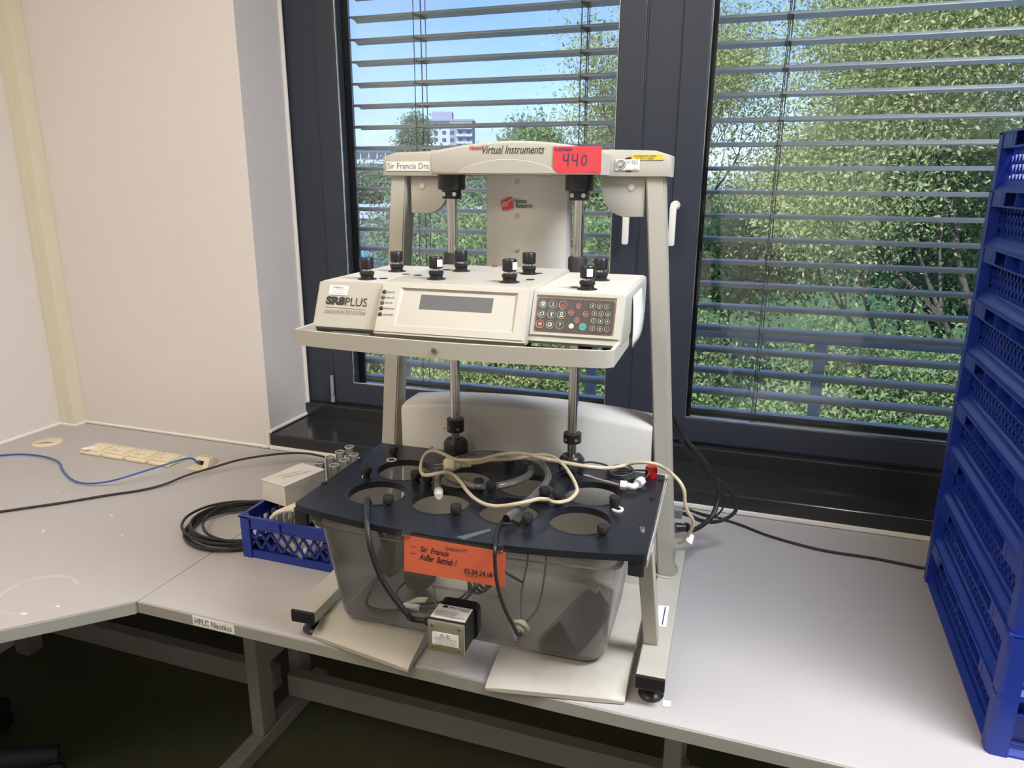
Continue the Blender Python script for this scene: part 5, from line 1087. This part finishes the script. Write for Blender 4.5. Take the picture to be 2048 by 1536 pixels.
# ================================================================ outdoors
def mesh_np(name, V, Fq, m, parent):
    me = bpy.data.meshes.new(name); n = len(V); k = Fq.shape[1]
    me.vertices.add(n); me.vertices.foreach_set('co', V.astype(np.float32).ravel())
    me.loops.add(Fq.size); me.loops.foreach_set('vertex_index', Fq.astype(np.int32).ravel())
    me.polygons.add(len(Fq)); me.polygons.foreach_set('loop_start', np.arange(0, Fq.size, k, dtype=np.int32)); me.polygons.foreach_set('loop_total', np.full(len(Fq), k, np.int32))
    me.update(calc_edges=True); me.validate(); setm(me, m)
    o = bpy.data.objects.new(name, me); return link(o, parent)
def leaves(rs, tips, n, spread, size, asp=.45, droop=.3):
    T_ = tips[rs.integers(0, len(tips), n)]+rs.normal(0, spread, (n, 3))*np.array([1, 1, .75])
    d = rs.normal(0, 1, (n, 3)); d[:, 2] -= droop; d /= np.linalg.norm(d, axis=1)[:, None]
    u = rs.normal(0, 1, (n, 3)); u[:, 2] += .8; s = np.cross(d, u); s /= np.linalg.norm(s, axis=1)[:, None]+1e-9
    L = size*rs.uniform(.6, 1.3, (n, 1)); up = np.cross(s, d)
    a = T_; b = T_+d*L*.5+s*L*asp*.5+up*L*.06; c = T_+d*L; e = T_+d*L*.5-s*L*asp*.5+up*L*.06
    V = np.stack([a, b, c, e], 1).reshape(-1, 3); return V, np.arange(4*n).reshape(-1, 4)
def tree(name, label, base, H, crown, nleaf, size, lm, seed, group, trunk_r=.12, levels=4, spread=.28, fork=.38, kids=3, flat=1.0, bark=True, lean=(0, 0)):
    rs = np.random.default_rng(seed)
    e = thing(name, label, 'tree' if 'tree' in name or 'conifer' in name else 'shrub', base, 0, group)
    b = B(); tips = []
    def grow(p, d, L, r, lev):
        q1 = p+d*L*.5+rs.normal(0, .05*L, 3); q2 = p+d*L+rs.normal(0, .04*L, 3)
        if r > .006: tube(b, [p, q1, q2], r, 5 if lev > 1 else 7, 2, caps=False, rad=lambda t: r*(1-.38*t))
        if lev >= levels-2:
            tips.extend([q1, q2, p+d*L*.8])
        if lev >= levels: return
        for k in range(kids if lev else kids+2):
            a = rs.uniform(0, 6.283) if lev else 6.283*k/(kids+2)+rs.normal(0, .3); tilt = rs.uniform(.35, .95)
            o = np.array([math.cos(a), math.sin(a), 0]); nd = d*math.cos(tilt)+o*math.sin(tilt)*flat; nd[2] += .12; nd /= np.linalg.norm(nd)
            st_ = q2 if k % 2 == 0 else q1+(q2-q1)*rs.uniform(.2, 1)
            grow(st_, nd, L*rs.uniform(.62, .82), r*.55, lev+1)
    d0 = np.array([lean[0], lean[1], 1.]); d0 /= np.linalg.norm(d0)
    grow(np.zeros(3), d0, H*fork, trunk_r, 0)
    tips = np.array(tips); sc = min(1.0, crown/max(1e-3, np.percentile(np.hypot(tips[:, 0], tips[:, 1]), 96)))
    tips[:, :2] *= sc
    for v in b.verts:
        k = sc if v.co.z > H*fork*.6 else 1-(1-sc)*max(0, v.co.z/(H*fork*.6)); v.co.x *= k; v.co.y *= k
    obj('trunk', b, 'bark', e, True)
    V, Fq = leaves(rs, tips, nleaf, spread, size); mesh_np('foliage', V, Fq, lm, e)['kind'] = 'stuff'
    return e
def shrub(name, label, base, rx, ry, rz, nleaf, size, lm, seed, group):
    rs = np.random.default_rng(seed); e = thing(name, label, 'shrub', base, 0, group)
    b = B(); q = []
    for k in range(14):
        a = rs.uniform(0, 6.28); t = rs.uniform(.3, .95); tip = np.array([rx*t*math.cos(a), ry*t*math.sin(a), rz*rs.uniform(.9, 1.9)])
        tube(b, [np.zeros(3), tip*np.array([.3, .3, .5]), tip], .05, 5, 3, rad=lambda t_: .05*(1-.8*t_))
    obj('stems', b, 'bark', e, True)
    th = rs.uniform(0, 6.283, 260); cz = rs.uniform(-.9, 1, 260); rr = np.sqrt(1-cz*cz); k_ = rs.uniform(.55, 1, 260)
    tips = np.stack([rx*rr*np.cos(th)*k_, ry*rr*np.sin(th)*k_, rz*(1+cz*k_)], 1)
    V, Fq = leaves(rs, tips, nleaf, .22*rx/1.5, size); mesh_np('foliage', V, Fq, lm, e)['kind'] = 'stuff'
    return e
GZ = -4.0
gd = obj('ground', bx((-260, 3.6, GZ-.5), (200, 420, GZ)), 'grass'); gd['kind'] = 'structure'
gt = 'trees beyond the railing'
tree('leafy_tree', 'large light green tree filling the view behind the crate stack', (3.0, 11.5, GZ), 8.8, 2.4, 120000, .066, 'leaf_light', 11, gt, .15, 5, .42)
tree('leafy_tree', 'broad bright tree with spreading boughs beyond the right window', (2.3, 15.2, GZ), 6.4, 2.2, 110000, .075, 'leaf_light', 12, gt, .14, 5, .5)
tree('leafy_tree', 'airy young tree with thin forked trunk between both windows', (-1.9, 15.6, GZ), 8.2, 2.1, 40000, .075, 'leaf_light', 13, gt, .12, 5, .32, .36)
tree('leafy_tree', 'dense dark green tree low behind the right window slats', (4.3, 20.0, GZ), 8.0, 3, 70000, .15, 'leaf_mid', 14, gt, .18, 5, .8, .25)
tree('leafy_tree', 'wide dark green tree behind the broad bright tree', (-1.0, 22.0, GZ), 7.4, 3.0, 60000, .15, 'leaf_mid', 24, gt, .18, 5, .8, .25)
tree('leafy_tree', 'mid green tree behind the rod of the laboratory tester', (-6.0, 19.0, GZ), 5.6, 2.3, 34000, .13, 'leaf_mid', 15, gt, .12, 4, .6, .3)
tree('leafy_tree', 'round green tree standing in front of the flat pale building', (-12.8, 27.0, GZ), 5.2, 2.6, 26000, .2, 'leaf_far', 16, gt, .14, 4, .7, .3)
tree('leafy_tree', 'tall dark tree rising above the tester header', (-20.4, 66, GZ), 9.6, 2.3, 30000, .42, 'leaf_mid', 17, gt, .25, 4, 1.0)
tree('leafy_tree', 'slim poplar tree left of the high-rise block', (-32.4, 66, GZ), 7.4, .9, 9000, .34, 'leaf_far', 18, gt, .2, 4, .5, .5, 3, .35)
tree('leafy_tree', 'small pale tree by the white low-rise block', (-37.6, 66, GZ), 6.6, 2.2, 12000, .40, 'leaf_far', 19, gt, .2, 4, .8)
tree('leafy_tree', 'hazy round tree far behind the left upright', (-29.5, 64, GZ), 6.6, 3.6, 26000, .42, 'leaf_far', 20, gt, .2, 4, 1.2)
tree('leafy_tree', 'hazy broad tree far behind the lift column', (-22.5, 63, GZ), 6.2, 3.2, 26000, .42, 'leaf_far', 21, gt, .2, 4, 1.2)
tree('leafy_tree', 'far green tree beside the window mullion', (-11.8, 62, GZ), 8.0, 3, 26000, .40, 'leaf_mid', 22, gt, .2, 4, 1.2)
gs = 'shrubs below the railing'
for i, (x, y, rx, rz, n, sz, m_, lb) in enumerate((
        (.3, 8.4, 1.35, 1.25, 34000, .075, 'leaf_mid', 'dense green shrub low behind the right railing post'), (3.0, 8.3, 1.4, 1.45, 34000, .075, 'leaf_dark', 'dark green shrub low behind the crate stack'),
        (-2.3, 9.2, 1.4, 1.15, 30000, .08, 'leaf_mid', 'green shrub low behind the window mullion'), (-5.2, 10.6, 1.6, 1.2, 26000, .08, 'leaf_light', 'light green shrub behind the tester column'),
        (-8.6, 14.5, 2.0, 1.5, 24000, .1, 'leaf_light', 'yellow green shrub behind the left upright'), (1.5, 11.0, 1.5, 2.0, 44000, .085, 'leaf_mid', 'tall green shrub mass behind the right window slats'),
        (5.0, 11.0, 1.8, 2.4, 40000, .085, 'leaf_dark', 'tall dark shrub mass beside the crate stack'), (-1.7, 12.6, 1.5, 1.9, 36000, .09, 'leaf_mid', 'rounded green shrub mass right of the lift column'),
        (-4.9, 14.2, 1.7, 1.9, 30000, .1, 'leaf_light', 'bright green shrub mass behind the lift column'))):
    shrub('leafy_shrub', lb, (x, y, GZ), rx, rx*.8, rz, n, sz, m_, 40+i, gs)
# far high-rise, low-rise and flat-roofed hall
def tower(name, label, x0, x1, y, z1, floors, cols, m1, m2, split, fh):
    e = thing(name, label, 'building', ((x0+x1)/2, y, GZ), R(18)); hw = (x1-x0)/2; top = z1-GZ
    obj('wall_block', bx((-hw, 0, 0), (hw*split, 14, top)), m1, e)
    if split < 1: obj('wall_wing', bx((hw*split, -.6, 0), (hw, 14, top)), m2, e)
    obj('roof_edge', bx((-hw-.3, -.8, top), (hw+.3, 14.3, top+.7)), m2, e)
    pr = None; pb = None
    for f in range(floors):
        for c in range(cols):
            x = -hw+(2*hw)*(c+.5)/cols; z = top-2.2-fh*f; yy = -.62 if x > hw*split else -.02
            if pr is None: pr = obj('window', bx((-.75, -.08, 0), (.75, .1, 1.3)), 'tower_glass', e); pr.location = (x, yy, z)
            else: dup(pr, e, (x, yy, z))
            if split < 1 and c in (cols-2, cols-1):
                if pb is None: pb = obj('balcony', bx((-1.5, -1.1, -.3), (1.5, 0, .55)), 'tower_white', e); pb.location = (x, yy, z-.5)
                else: dup(pb, e, (x, yy, z-.5))
    return e, top
e, top = tower('apartment_tower', 'distant white high-rise block with balconies above the trees', -136, -113.5, 280, 24.2, 9, 7, 'tower_white', 'tower_grey', .2, 2.75)
obj('roof_house', bx((-5, 2, top+.7), (3, 9, top+3.6)), 'tower_grey', e)
tower('apartment_block', 'distant white low-rise block with small windows', -90.5, -79.5, 150, 8.4, 5, 6, 'tower_white', 'tower_white', 1.0, 2.3)
h = thing('flat_hall', 'flat pale roofed hall seen between the blind slats', 'building', (-25, 46, GZ))
obj('wall_block', bx((-9, 0, 0), (9.5, 9, 3.1)), 'concrete', h); obj('roof', bx((-9.3, -.3, 3.1), (9.8, 9.3, 3.75)), 'roof_pale', h)
b = B()
for k in range(6): box(b, (-8+k*3, -.05, .8), (-6.4+k*3, .05, 2.2))
obj('window_band', b, 'tower_glass', h)
o = obj('blue_shed', bx((-2, 0, 0), (1.6, 3, 1.5), .03, 1), 'hut_blue'); o.location = (-23.2, 38, GZ); tag(o, 'bright blue shed between trees and flat hall', 'shed')
